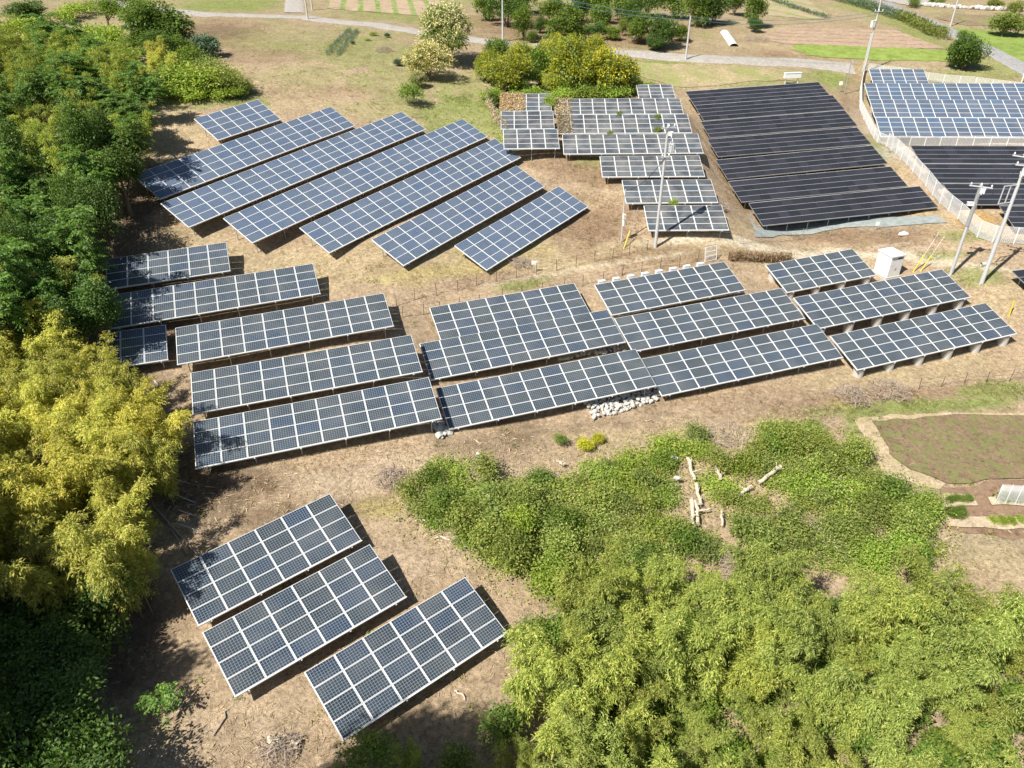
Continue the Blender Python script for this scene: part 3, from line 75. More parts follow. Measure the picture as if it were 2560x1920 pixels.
'misc': {"cabinet":[36.73,67.48],"gate":[[18.76,67.63],[19.98,68.19]],"logs":[[[12.56,42.25,0.93],[12.62,40.11,0.74],0.13],[[12.68,39.81,0.71],[12.65,37.79,0.52],0.13],[[12.08,38.09,0.58],[11.67,35.53,0.35],0.15],[[12.33,37.97,0.55],[12.15,36.03,0.37],0.11],[[19.09,41.48,0.72],[17.05,39.88,0.58],0.15],[[16.47,39.56,0.56],[15.56,38.88,0.52],0.12],[[14.44,41.5,0.8],[14.52,40.33,0.69],0.12],[[13.12,37.37,0.46],[11.76,37.12,0.5],0.07],[[13.91,37.21,0.41],[13.75,36.04,0.29],0.08],[[3.06,41.46,1.44],[3.66,41.17,1.37],0.1],[[-23.17,36.41,2.36],[-19.18,32.7,1.8],0.06],[[-21.52,34.7,2.1],[-19.79,32.69,1.81],0.05],[[-27.13,48.31,4.17],[-26.12,47.11,3.94],0.07],[[-12.14,21.39,0.81],[-11.79,21.12,0.77],0.12],[[-10.84,21.26,0.7],[-10.61,20.96,0.67],0.12],[[-11.51,21.2,0.75],[-11.23,20.93,0.71],0.1],[[-3.11,24.3,0.46],[-2.43,23.75,0.37],0.05],[[-14.38,22.81,1.07],[-14.76,21.52,0.99],0.04],[[-16.98,23.34,1.18],[-16.55,22.51,1.12],0.04],[[-6.26,35.71,1.68],[-4.25,35.56,1.57],0.06],[[-5.37,35.86,1.66],[-4.15,35.32,1.54],0.05],[[-4.8,34.36,1.5],[-2.91,34.11,1.37],0.06]],"stones":[[11.51,42.06,0.96],[11.47,40.2,0.8],[-2.44,42.06,1.98]],"brush":[[16.3,45.11,2.4],[25.94,36.0,2.6],[13.88,33.27,1.4],[20.82,36.18,1.6],[22.53,40.51,1.0],[-8.16,39.13,1.3],[-19.5,125.84,1.8],[43.5,145.32,2.6],[-11.38,20.8,1.2],[31.03,51.35,2.0],[27.69,50.42,2.0],[0.82,66.44,1.2],[22.31,77.72,1.0]],"tunnel":[[33.12,38.68],[37.68,38.29],[33.73,39.49],[38.74,39.23]],"rowcover":[[38.95,150.0],[38.13,139.36]],"leeks":[[[-27.25,120.67],[-27.18,140.75]],[[-25.61,120.09],[-25.88,140.32]]],"veg_patch":[[-22.69,136.91,1.5],[-20.28,135.88,1.0],[-23.07,132.4,1.0],[-24.72,129.1,0.7],[-16.16,117.19,1.3]],"garden_plants":[[30.0,38.85],[30.52,38.99],[31.01,38.86],[31.38,39.0],[29.47,37.68],[29.9,37.75],[30.42,37.82],[29.53,37.37],[30.09,37.31],[32.12,37.07],[32.75,37.07],[33.46,37.13],[34.15,37.13],[34.78,37.13]],"guy":[[[11.07,69.76],[11.88,71.94]],[[39.67,68.41],[41.81,70.7]],[[40.4,68.4],[42.73,70.38]],[[45.53,61.05],[46.4,63.02]]],"sign":[2.13,65.26],"sign2":[39.23,76.93],"sign3":[50.77,122.36],"board":[42.79,121.5],"rock_c2":[[3.89,53.67],[9.8,55.17],[10.05,56.54],[3.94,54.75]],"rock_c3":[[5.65,48.23],[6.18,46.51],[7.4,47.09],[11.8,49.41],[11.72,51.13],[6.41,49.18]],"rock_b":[[-6.03,45.02],[-5.34,43.25],[-4.39,44.17],[-5.34,45.36]],"bag":[41.51,75.38,4.45],"barrel":[46.13,68.31],"stonewall":[[86.59,183.65],[94.42,181.35],[102.83,178.97],[111.25,177.04]],"cornrow":[[78.83,167.83],[79.03,158.89],[79.46,151.23]],"darkrow":[[72.75,188.62],[75.81,179.49],[78.29,167.77]],"farrow":[[57.56,187.17],[60.13,174.61],[63.19,165.7]],"conc_wall":[[49.44,99.1],[67.02,99.3],[72.89,98.63]],"redpost":[81.13,126.48]}
}
# ------------------------------------------------------------------ helpers
rng = np.random.default_rng(11)
random.seed(5)

def tag(o, label=None, cat=None, group=None, kind=None):
    if label: o['label'] = label
    if cat: o['category'] = cat
    if group: o['group'] = group
    if kind: o['kind'] = kind
    return o

def mesh_np(name, V, F, mats=None, fmat=None, smooth=False):
    """V (n,3) array, F (m,k) array of equal sized faces"""
    V = np.asarray(V, np.float32); F = np.asarray(F, np.int32)
    me = bpy.data.meshes.new(name)
    me.vertices.add(len(V)); me.vertices.foreach_set('co', V.ravel())
    k = F.shape[1]
    me.loops.add(F.size); me.loops.foreach_set('vertex_index', F.ravel())
    me.polygons.add(len(F))
    me.polygons.foreach_set('loop_start', np.arange(0, F.size, k, dtype=np.int32))
    me.polygons.foreach_set('loop_total', np.full(len(F), k, np.int32))
    if fmat is not None: me.polygons.foreach_set('material_index', np.asarray(fmat, np.int32))
    if smooth: me.polygons.foreach_set('use_smooth', np.ones(len(F), bool))
    for m in (mats or []): me.materials.append(m)
    me.update(calc_edges=True)
    return me

class MB:
    """collects boxes, tubes and polygons into one mesh"""
    def __init__(s): s.v = []; s.f = []; s.m = []
    def add(s, vs, fs, mi=0):
        b = len(s.v); s.v += [tuple(p) for p in vs]
        for f in fs: s.f.append([b + i for i in f]); s.m.append(mi)
    def box(s, c, size, mi=0, rot=None):
        x, y, z = [d / 2 for d in size]
        P = [Vector((sx * x, sy * y, sz * z)) for sz in (-1, 1) for sx, sy in ((-1, -1), (1, -1), (1, 1), (-1, 1))]
        if rot is not None: P = [rot @ p for p in P]
        s.add([Vector(c) + p for p in P], [(3, 2, 1, 0), (4, 5, 6, 7), (0, 1, 5, 4), (1, 2, 6, 5), (2, 3, 7, 6), (3, 0, 4, 7)], mi)
    def tube(s, pts, rad, n=8, mi=0, cap=True):
        pts = [Vector(p) for p in pts]
        if not hasattr(rad, '__len__'): rad = [rad] * len(pts)
        rings = []
        for i, p in enumerate(pts):
            d = (pts[min(i + 1, len(pts) - 1)] - pts[max(i - 1, 0)]).normalized()
            a = d.orthogonal().normalized(); b = d.cross(a)
            if i: # keep the frame from spinning
                a = (pa - d * pa.dot(d)).normalized(); b = d.cross(a)
            pa = a
            rings.append([p + (a * math.cos(2 * math.pi * k / n) + b * math.sin(2 * math.pi * k / n)) * rad[i] for k in range(n)])
        fs = [(i * n + k, i * n + (k + 1) % n, (i + 1) * n + (k + 1) % n, (i + 1) * n + k) for i in range(len(pts) - 1) for k in range(n)]
        if cap: fs += [tuple(range(n - 1, -1, -1)), tuple((len(pts) - 1) * n + k for k in range(n))]
        s.add([q for r in rings for q in r], fs, mi)
    def mesh(s, name, mats, smooth=False):
        me = bpy.data.meshes.new(name); me.from_pydata(s.v, [], s.f)
        for m in mats: me.materials.append(m)
        me.polygons.foreach_set('material_index', s.m)
        if smooth: me.polygons.foreach_set('use_smooth', [True] * len(s.f))
        me.update(); return me

def link(name, me, parent=None, mat=None):
    o = bpy.data.objects.new(name, me); COL.objects.link(o)
    if mat is not None: o.matrix_basis = mat
    if parent: o.parent = parent
    return o

def thing(name, label, cat, loc=(0, 0, 0), rz=0.0, group=None):
    o = bpy.data.objects.new(name, None); COL.objects.link(o)
    o.empty_display_size = .3
    o.matrix_basis = Matrix.Translation(loc) @ Matrix.Rotation(rz, 4, 'Z')
    return tag(o, label, cat, group)

# ------------------------------------------------------------------ ground heights
CTL = np.array(LAYOUT['ctl'])
def _solve():
    X = CTL[:, :2] / 30.0; n = len(X)
    r2 = ((X[:, None] - X[None]) ** 2).sum(-1); K = .5 * r2 * np.log(r2 + 1e-12)
    A = np.zeros((n + 3, n + 3)); A[:n, :n] = K + .012 * np.eye(n); A[:n, n] = 1; A[:n, n + 1:] = X; A[n, :n] = 1; A[n + 1:, :n] = X.T
    return np.linalg.solve(A, np.r_[CTL[:, 2], 0, 0, 0])
WTS = _solve()

def vnoise(x, y, seed=0):
    """smooth value noise in -1..1"""
    xi = np.floor(x).astype(np.int64); yi = np.floor(y).astype(np.int64); fx = x - xi; fy = y - yi
    fx = fx * fx * (3 - 2 * fx); fy = fy * fy * (3 - 2 * fy)
    def h(a, b):
        v = (a * 374761393 + b * 668265263 + seed * 1442695041) & 0x7fffffff
        v = ((v ^ (v >> 13)) * 1274126177) & 0x7fffffff
        return ((v ^ (v >> 16)) & 0xffff) / 32767.5 - 1
    return (h(xi, yi) * (1 - fx) + h(xi + 1, yi) * fx) * (1 - fy) + (h(xi, yi + 1) * (1 - fx) + h(xi + 1, yi + 1) * fx) * fy

TB = {n: (Vector(t[0]), Vector(t[1]), Vector(t[2]), t[3], t[4], t[5]) for n, t in LAYOUT['tables'].items()}
def smooth01(t): t = np.clip(t, 0, 1); return t * t * (3 - 2 * t)
def zt(x, y):
    """ground height"""
    x = np.asarray(x, float); y = np.asarray(y, float); sh = np.broadcast(x, y).shape
    X = np.broadcast_to(x, sh).ravel(); Y = np.broadcast_to(y, sh).ravel()
    out = np.empty(len(X)); C = CTL[:, :2] / 30.0
    for i in range(0, len(X), 16384):
        q = np.stack([X[i:i + 16384], Y[i:i + 16384]], 1) / 30.0
        r2 = (q ** 2).sum(1)[:, None] + (C ** 2).sum(1)[None] - 2 * q @ C.T
        r2 = np.maximum(r2, 0)
        out[i:i + 16384] = (.5 * r2 * np.log(r2 + 1e-12)) @ WTS[:-3] + WTS[-3] + q @ WTS[-2:]
    for C_, u, v, n, cp, rp in TB.values():        # keep the ground clear of every table
        Lh = n * cp / 2; dx = X - C_.x; dy = Y - C_.y
        sel = dx * dx + dy * dy < (Lh + 5) ** 2
        if not sel.any(): continue
        uh = Vector((u.x, u.y)); vh = Vector((v.x, v.y)); cu = uh.length; cv = vh.length
        a = (dx[sel] * u.x + dy[sel] * u.y) / cu ** 2; b = (dx[sel] * v.x + dy[sel] * v.y) / cv ** 2
        plane = C_.z + a * u.z + b * v.z - .5
        d = np.hypot(np.maximum(np.abs(a) - Lh, 0), np.maximum(np.abs(b) - 2 * rp, 0))
        w = 1 - smooth01(d / 1.6)
        out[sel] -= np.maximum(out[sel] - plane, 0) * w
    out += .08 * vnoise(X / 3.1, Y / 3.1, 1) + .05 * vnoise(X / 1.15, Y / 1.15, 2)
    return out.reshape(sh)
def zg(x, y): return float(zt(np.array([x]), np.array([y]))[0])

# ------------------------------------------------------------------ materials
def mat(name):
    m = bpy.data.materials.new(name); m.use_nodes = True
    n = m.node_tree; return m, n, n.nodes['Principled BSDF']
def node(n, t, **kw):
    x = n.nodes.new(t)
    for k, v in kw.items(): setattr(x, k, v)
    return x
def mth(n, op, a, b=None, c=None, clamp=False):
    x = n.nodes.new('ShaderNodeMath'); x.operation = op; x.use_clamp = clamp
    for i, v in enumerate((a, b, c)):
        if v is None: continue
        if isinstance(v, (int, float)): x.inputs[i].default_value = v
        else: n.links.new(v, x.inputs[i])
    return x.outputs[0]
def mixc(n, f, a, b, mode='MIX'):
    x = n.nodes.new('ShaderNodeMix'); x.data_type = 'RGBA'; x.blend_type = mode
    for s, v in ((x.inputs[0], f), (x.inputs[6], a), (x.inputs[7], b)):
        if isinstance(v, (int, float)): s.default_value = v
        elif isinstance(v, tuple): s.default_value = (*v, 1) if len(v) == 3 else v
        else: n.links.new(v, s)
    return x.outputs[2]
def noise(n, scale, detail=4, rough=.55, vec=None, dist=0):
    x = node(n, 'ShaderNodeTexNoise'); x.inputs['Scale'].default_value = scale; x.inputs['Detail'].default_value = detail
    x.inputs['Roughness'].default_value = rough; x.inputs['Distortion'].default_value = dist
    if vec is not None: n.links.new(vec, x.inputs['Vector'])
    return x.outputs['Fac']
def ramp(n, f, *st):
    x = node(n, 'ShaderNodeValToRGB'); e = x.color_ramp.elements
    while len(e) < len(st): e.new(0.5)
    for k, (p, c) in zip(e, st): k.position = p; k.color = (*c, 1) if hasattr(c, '__len__') else (c, c, c, 1)
    n.links.new(f, x.inputs[0]); return x.outputs[0]
def bump(n, b, h, strength=.5, dist=.05):
    x = node(n, 'ShaderNodeBump'); x.inputs['Strength'].default_value = strength; x.inputs['Distance'].default_value = dist
    n.links.new(h, x.inputs['Height']); n.links.new(x.outputs[0], b.inputs['Normal'])
def coords(n): return node(n, 'ShaderNodeTexCoord').outputs['Object']

def simple(name, col, rough=.6, metal=0., var=.15, scale=6., spec=.5):
    m, n, b = mat(name)
    f = noise(n, scale, 4, .6, coords(n))
    c = mixc(n, f, tuple(x * (1 - var) for x in col), tuple(min(1, x * (1 + var)) for x in col))
    n.links.new(c, b.inputs['Base Color']); b.inputs['Roughness'].default_value = rough; b.inputs['Metallic'].default_value = metal
    b.inputs['Specular IOR Level'].default_value = spec
    return m

def leafmat(name, cols, trans=.35, rough=.55):
    """leaf colours spread over the leaves one by one; light also passes through"""
    m, n, b = mat(name)
    geo = node(n, 'ShaderNodeNewGeometry'); oi = node(n, 'ShaderNodeObjectInfo')
    k = len(cols)
    c = ramp(n, geo.outputs['Random Per Island'], *[((i + .3) / (k - .4), cc) for i, cc in enumerate(cols)])
    big = noise(n, 1.3, 2, .5, coords(n))
    v = mth(n, 'ADD', mth(n, 'MULTIPLY', oi.outputs['Random'], .45), mth(n, 'MULTIPLY', big, .6))
    v = mth(n, 'ADD', v, .50)
    c = mixc(n, 1., c, node_rgb(n, v), 'MULTIPLY')
    hue = mth(n, 'FRACT', mth(n, 'MULTIPLY', oi.outputs['Random'], 13.7))
    c = mixc(n, hue, c, mixc(n, 1., c, (1.14, 1.03, .84), 'MULTIPLY'))
    n.links.new(c, b.inputs['Base Color']); b.inputs['Roughness'].default_value = rough
    b.inputs['Specular IOR Level'].default_value = .35
    t = node(n, 'ShaderNodeBsdfTranslucent'); ct = mixc(n, 1., c, (1.15, 1.2, .55), 'MULTIPLY'); n.links.new(ct, t.inputs[0])
    mx = node(n, 'ShaderNodeMixShader'); mx.inputs[0].default_value = trans
    n.links.new(b.outputs[0], mx.inputs[1]); n.links.new(t.outputs[0], mx.inputs[2])
    n.links.new(mx.outputs[0], n.nodes['Material Output'].inputs[0])
    return m
def node_rgb(n, v):
    x = node(n, 'ShaderNodeCombineColor')
    for i in range(3): n.links.new(v, x.inputs[i])
    return x.outputs[0]

# --- the ground: each vertex carries the colour of the soil or cover that lies there
def ground_mat(name, use_tint=True, col=(.4, .3, .2), fleck=(.62, .52, .36), fl=.5, contrast=1., bstr=.9):
    m, n, b = mat(name); co = coords(n)
    if use_tint:
        a = node(n, 'ShaderNodeVertexColor'); a.layer_name = 'cover'; base = a.outputs['Color']
    else: base = mixc(n, 0., col, col)
    n1 = noise(n, .35, 5, .62, co); n2 = noise(n, 2.6, 6, .68, co, .4); n3 = noise(n, 11., 4, .7, co)
    s = mth(n, 'ADD', mth(n, 'MULTIPLY', n1, .7 * contrast), mth(n, 'MULTIPLY', n2, 1.7 * contrast))
    s = mth(n, 'ADD', s, mth(n, 'MULTIPLY', n3, .9 * contrast)); s = mth(n, 'ADD', s, 1. - 1.62 * contrast)
    c = mixc(n, 1., base, node_rgb(n, s), 'MULTIPLY')
    # pale straw flecks and dark crumbs
    mp = node(n, 'ShaderNodeMapping'); mp.inputs['Scale'].default_value = (3., 11., 5.); mp.inputs['Rotation'].default_value = (0, 0, .7); n.links.new(co, mp.inputs[0])
    f1 = noise(n, 1.6, 5, .75, mp.outputs[0], 1.2)
    c = mixc(n, mth(n, 'MULTIPLY', ramp(n, f1, (.56, 0.), (.66, 1.)), fl), c, mixc(n, .6, c, fleck))
    f2 = noise(n, 5.5, 5, .72, co, .8)
    c = mixc(n, mth(n, 'MULTIPLY', ramp(n, f2, (.32, 1.), (.42, 0.)), .55), c, mixc(n, 1., c, (.45, .40, .36), 'MULTIPLY'))
    n5 = noise(n, 4.2, 8, .8, co, .6); c = mixc(n, 1., c, node_rgb(n, ramp(n, n5, (.36, .58), (.52, 1.), (.68, 1.18))), 'MULTIPLY')
    n6 = noise(n, .9, 6, .7, co, .5); c = mixc(n, mth(n, 'MULTIPLY', ramp(n, n6, (.52, 0.), (.62, 1.)), .4), c, mixc(n, 1., c, (.66, .60, .54), 'MULTIPLY'))
    n.links.new(c, b.inputs['Base Color']); b.inputs['Roughness'].default_value = .95; b.inputs['Specular IOR Level'].default_value = .15
    hh = mth(n, 'ADD', mth(n, 'MULTIPLY', n2, 1.), mth(n, 'ADD', mth(n, 'MULTIPLY', n3, .5), mth(n, 'MULTIPLY', f1, .5)))
    bump(n, b, hh, bstr, .14)
    return m

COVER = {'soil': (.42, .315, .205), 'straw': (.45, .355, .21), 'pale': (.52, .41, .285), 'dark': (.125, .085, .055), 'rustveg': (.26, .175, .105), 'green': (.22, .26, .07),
         'yellow': (.42, .37, .10), 'dryfield': (.38, .31, .19), 'gravel': (.46, .43, .36), 'track': (.60, .52, .385), 'orange': (.42, .27, .10)}

# --- photovoltaic modules: cells drawn on the glass by its own coordinates
def cell_mat(name, cell, line, nx, ny, lw, rough=.12, var=.3, tint=None, bus=0., spec=.5, dirt=.0):
    m, n, b = mat(name)
    uv = node(n, 'ShaderNodeUVMap').outputs[0]
    sx = node(n, 'ShaderNodeSeparateXYZ'); n.links.new(uv, sx.inputs[0])
    def edge(s, k, w):
        fr = mth(n, 'FRACT', mth(n, 'MULTIPLY', s, float(k)))
        d = mth(n, 'MINIMUM', fr, mth(n, 'SUBTRACT', 1., fr))
        return mth(n, 'SUBTRACT', 1., mth(n, 'DIVIDE', d, w), None, True) if False else mth(n, 'LESS_THAN', d, w)
    e = edge(sx.outputs[0], nx, lw)
    if ny: e = mth(n, 'MAXIMUM', e, edge(sx.outputs[1], ny, lw * ny / nx * 1.65))
    if bus: e = mth(n, 'MAXIMUM', e, mth(n, 'MULTIPLY', edge(mth(n, 'ADD', sx.outputs[1], .25 / max(ny, 1)), max(ny, 1) * 2, .04), bus))
    oi = node(n, 'ShaderNodeObjectInfo'); r = oi.outputs['Random']
    vv = mth(n, 'ADD', 1 - var / 2, mth(n, 'MULTIPLY', r, var))
    base = mixc(n, 1., cell, node_rgb(n, vv), 'MULTIPLY')
    if tint:
        r2 = mth(n, 'FRACT', mth(n, 'MULTIPLY', r, 7.31)); base = mixc(n, mth(n, 'POWER', r2, 2.2), base, tint)
    c = mixc(n, e, base, line)
    if dirt:
        dn = noise(n, .5, 4, .6, node(n, 'ShaderNodeNewGeometry').outputs['Position'])
        c = mixc(n, mth(n, 'MULTIPLY', ramp(n, dn, (.4, 0.), (.7, 1.)), dirt), c, (.42, .40, .36))
    n.links.new(c, b.inputs['Base Color']); b.inputs['Roughness'].default_value = rough; b.inputs['Specular IOR Level'].default_value = spec
    wv = noise(n, 3., 2, .5, uv); bump(n, b, wv, .04, .02)
    return m

M = {}
M['ground'] = ground_mat('ground_cover')
M['alu'] = simple('anodised_aluminium', (.74, .75, .74), .42, .0, .06)
M['alu_dim'] = simple('weathered_aluminium', (.58, .59, .57), .5, .0, .1)
M['steel'] = simple('galvanised_steel', (.42, .43, .43), .45, .4, .18)
M['dark_frame'] = simple('black_frame', (.035, .035, .04), .4, .0, .1)
M['silver'] = simple('silver_rail', (.55, .56, .56), .4, .2, .1)
M['cell_slate'] = cell_mat('slate_cells', (.030, .040, .052), (.20, .235, .25), 10, 6, .07, .14, .34, (.022, .040, .080), 0, .5, .10)
M['cell_blue'] = cell_mat('blue_cells', (.066, .095, .145), (.24, .29, .36), 10, 6, .07, .16, .3, (.050, .085, .155), 0, .5, .08)
M['cell_grey'] = cell_mat('grey_cells', (.050, .055, .064), (.17, .175, .18), 12, 0, .09, .2, .25, (.06, .085, .105), 0, .5, .35)
M['cell_sky'] = cell_mat('light_blue_cells', (.085, .110, .155), (.15, .18, .22), 14, 0, .1, .18, .35, (.065, .12, .20), 0, .5, .1)
M['cell_black'] = cell_mat('black_thin_film', (.026, .027, .031), (.034, .034, .038), 30, 0, .02, .18, .25, (.04, .04, .05))
M['concrete'] = simple('concrete', (.50, .48, .44), .85, 0, .15, 3)
M['asphalt'] = ground_mat('road_surface', False, (.40, .37, .33), (.5, .47, .42), .25, .35, .2)
M['asphalt_grey'] = ground_mat('grey_asphalt', False, (.33, .325, .32), (.42, .42, .41), .25, .3, .2)
M['pole'] = simple('concrete_pole', (.50, .50, .49), .7, 0, .12, 2)
M['pole_steel'] = simple('steel_pole', (.55, .57, .58), .45, .1, .1, 2)
M['white'] = simple('white_paint', (.80, .80, .78), .45, 0, .03)
M['offwhite'] = simple('cream_white_paint', (.74, .72, .66), .5, 0, .06)
M['yellow'] = simple('yellow_plastic', (.75, .52, .03), .5, 0, .1)
M['black'] = simple('black_rubber', (.02, .02, .022), .6, 0, .2)
M['rust'] = simple('rusty_iron', (.12, .06, .035), .8, .1, .35, 9)
M['wire'] = simple('fence_wire', (.22, .17, .13), .7, .2, .2)
M['cable'] = simple('cable_sheath', (.03, .035, .04), .6)
M['cable_blue'] = simple('green_blue_cable', (.06, .16, .20), .6)
M['porcelain'] = simple('porcelain', (.78, .78, .77), .3, 0, .05)
M['bark'] = simple('bark', (.16, .12, .08), .9, 0, .35, 5)
M['culm'] = simple('bamboo_stem', (.24, .24, .09), .6, 0, .3, 4)
M['deadwood'] = simple('bleached_wood', (.55, .47, .36), .9, 0, .25, 6)
M['twig'] = simple('dead_twigs', (.36, .29, .23), .95, 0, .3, 6)
M['stone'] = simple('white_stone', (.50, .49, .45), .85, 0, .22, 4)
M['stone_dark'] = simple('grey_stone', (.36, .35, .32), .85, 0, .3, 4)
M['sheet'] = simple('blue_green_weed_sheet', (.27, .30, .285), .85, 0, .5, 1.6)
M['straw'] = leafmat('dry_straw', [(.30, .22, .12), (.46, .36, .22), (.60, .50, .34)], .05)
M['grass'] = leafmat('grass_blades', [(.12, .19, .03), (.20, .27, .05), (.31, .33, .09)], .3)
M['weedgold'] = leafmat('dry_gold_grass', [(.36, .27, .10), (.46, .36, .15), (.34, .33, .09)], .2)
M['weedrust'] = leafmat('rusty_dry_weeds', [(.20, .12, .07), (.30, .20, .12), (.36, .28, .17)], .1)
M['lf_bamboo'] = leafmat('bamboo_leaves', [(.18, .27, .035), (.31, .39, .06), (.46, .48, .11)])
M['lf_bamboo_yellow'] = leafmat('yellow_bamboo_leaves', [(.31, .36, .055), (.50, .52, .10), (.68, .62, .18)])
M['lf_bamboo_green'] = leafmat('green_bamboo_leaves', [(.17, .25, .045), (.30, .37, .08), (.48, .52, .15)])
M['lf_dark'] = leafmat('dark_green_leaves', [(.055, .12, .025), (.09, .17, .035), (.14, .22, .055)])
M['lf_mid'] = leafmat('mid_green_leaves', [(.09, .17, .025), (.15, .24, .04), (.23, .31, .06)])
M['lf_bramble'] = leafmat('bramble_leaves', [(.15, .23, .045), (.25, .33, .075), (.40, .44, .13)])
M['lf_bright'] = leafmat('bright_green_leaves', [(.17, .28, .035), (.26, .38, .06), (.38, .46, .10)])
M['lf_yellow'] = leafmat('yellow_green_leaves', [(.26, .32, .025), (.42, .44, .035), (.58, .54, .05)])
M['lf_pinnate'] = leafmat('pinnate_leaves', [(.075, .175, .04), (.12, .24, .055), (.20, .31, .08)])
M['lf_cream'] = leafmat('cream_catkins', [(.52, .50, .24), (.62, .58, .33), (.70, .66, .44)], .25)
M['lf_pale'] = leafmat('pale_green_leaves', [(.16, .22, .05), (.22, .29, .07), (.30, .34, .10)])
M['lf_blue'] = leafmat('blue_green_leaves', [(.10, .17, .11), (.15, .24, .16), (.22, .30, .21)])
M['plastic'] = None

# ------------------------------------------------------------------ the ground
def axis(lo, hi, step, far_lo, far_hi):
    a = list(np.arange(lo, hi + step / 2, step)); s = step; x = lo
    pre = []
    while x > far_lo: s *= 1.25; x -= s; pre.append(x)
    s = step; x = a[-1]
    while x < far_hi: s *= 1.25; x += s; a.append(x)
    return np.array(pre[::-1] + a)
XS = axis(-52, 92, .42, -700, 700); YS = axis(14, 150, .42, -300, 1100)
def cover_at(X, Y):
    c = np.empty((len(X), 3)); c[:] = COVER['soil']
    nz = .5 * vnoise(X / 2.3, Y / 2.3, 5) + .35 * vnoise(X / .8, Y / .8, 6)
    pn = vnoise(X / 7., Y / 7., 7)
    # far away the land is a mix of dry grass and green
    far = smooth01((Y - 112) / 14)
    cg = np.array((.335, .265, .155)); c = c * (1 - far[:, None] * .8) + cg * far[:, None] * .8
    gm = far * np.clip(.02 + .5 * pn + nz * .6, 0, .7); c = c * (1 - gm[:, None]) + np.array(COVER['green']) * gm[:, None]
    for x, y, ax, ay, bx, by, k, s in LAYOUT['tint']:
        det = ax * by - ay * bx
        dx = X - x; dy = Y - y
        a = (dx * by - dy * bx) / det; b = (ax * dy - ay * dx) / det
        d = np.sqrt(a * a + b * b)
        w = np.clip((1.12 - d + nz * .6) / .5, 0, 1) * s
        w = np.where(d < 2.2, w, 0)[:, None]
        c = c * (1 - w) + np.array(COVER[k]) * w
    bare = np.clip(nz * .9 + .0, 0, 1)[:, None] * .25
    c = c * (1 - bare) + np.array(COVER['pale']) * bare
    return c
GX, GY = np.meshgrid(XS, YS); gx = GX.ravel(); gy = GY.ravel()
gz0 = zt(gx, gy)
ny_, nx_ = GX.shape
idx = np.arange(nx_ * ny_).reshape(ny_, nx_)
F = np.stack([idx[:-1, :-1], idx[:-1, 1:], idx[1:, 1:], idx[1:, :-1]], -1).reshape(-1, 4)
me = mesh_np('ground', np.stack([gx, gy, gz0], 1), F, [M['ground']], smooth=True)
ca = me.color_attributes.new('cover', 'FLOAT_COLOR', 'POINT')
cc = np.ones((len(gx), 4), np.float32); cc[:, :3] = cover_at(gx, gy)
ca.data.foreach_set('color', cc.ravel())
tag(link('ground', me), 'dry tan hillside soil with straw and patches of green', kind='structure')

# --- draped sheets: roads, tracks and field plots
def ribbon(name, pts, width, m, label, lift=.05):
    P = np.array(pts); seg = np.hypot(*np.diff(P, axis=0).T); L = np.r_[0, np.cumsum(seg)]
    t = np.arange(0, L[-1], .6); X = np.interp(t, L, P[:, 0]); Y = np.interp(t, L, P[:, 1])
    k = np.ones(9) / 9; pad = lambda a: np.convolve(np.r_[[a[0]] * 4, a, [a[-1]] * 4], k, 'valid'); X = pad(X); Y = pad(Y)
    dx = np.gradient(X); dy = np.gradient(Y); l = np.hypot(dx, dy); nx = -dy / l; ny = dx / l
    js = np.linspace(-.5, .5, 7); V = []
    wv = width * (1 + .08 * vnoise(t / 4, t * 0, 3))
    for j in js:
        x = X + nx * wv * j; y = Y + ny * wv * j
        V.append(np.stack([x, y, zt(x, y) + lift - (.09 if abs(j) == .5 else 0)], 1))
    V = np.stack(V, 1); n = len(t); id2 = np.arange(n * 7).reshape(n, 7)
    F = np.stack([id2[:-1, :-1], id2[:-1, 1:], id2[1:, 1:], id2[1:, :-1]], -1).reshape(-1, 4)
    return tag(link(name, mesh_np(name, V.reshape(-1, 3), F, [m], smooth=True)), label, kind='structure')

from mathutils.geometry import delaunay_2d_cdt
def drape(name, pts, m, label, lift=.06, step=.55, wob=.25, furrow=None):
    P = np.array(pts); out = []
    for a, b in zip(P, np.roll(P, -1, 0)):
        k = max(1, int(np.hypot(*(b - a)) / step))
        for i in range(k): out.append(a + (b - a) * i / k)
    B = np.array(out); B = B + wob * np.stack([vnoise(B[:, 0] / 1.3, B[:, 1] / 1.3, 8), vnoise(B[:, 0] / 1.3, B[:, 1] / 1.3, 9)], 1)
    lo = B.min(0); hi = B.max(0)
    gx, gy = np.meshgrid(np.arange(lo[0], hi[0], step), np.arange(lo[1], hi[1], step)); Q = np.stack([gx.ravel(), gy.ravel()], 1) + .01
    ins = np.zeros(len(Q), bool)
    for a, b in zip(B, np.roll(B, -1, 0)):
        cnd = (a[1] > Q[:, 1]) != (b[1] > Q[:, 1])
        with np.errstate(divide='ignore', invalid='ignore'):
            xx = (b[0] - a[0]) * (Q[:, 1] - a[1]) / (b[1] - a[1]) + a[0]
        ins ^= cnd & (Q[:, 0] < xx)
    Q = Q[ins]
    vs = [Vector(p) for p in B] + [Vector(p) for p in Q]
    r = delaunay_2d_cdt(vs, [(i, (i + 1) % len(B)) for i in range(len(B))], [], 1, 1e-4)
    V2 = np.array([tuple(v) for v in r[0]]); z = zt(V2[:, 0], V2[:, 1]) + lift
    if furrow:
        d = np.array(furrow[0]); d = d / np.hypot(*d); q = V2 @ np.array([-d[1], d[0]]); z += furrow[2] * np.sin(q * 2 * math.pi / furrow[1])
    me = bpy.data.meshes.new(name); me.from_pydata(np.c_[V2, z].tolist(), [], [list(f) for f in r[2]])
    me.materials.append(m); me.polygons.foreach_set('use_smooth', [True] * len(me.polygons)); me.update()
    return tag(link(name, me), label, kind='structure')

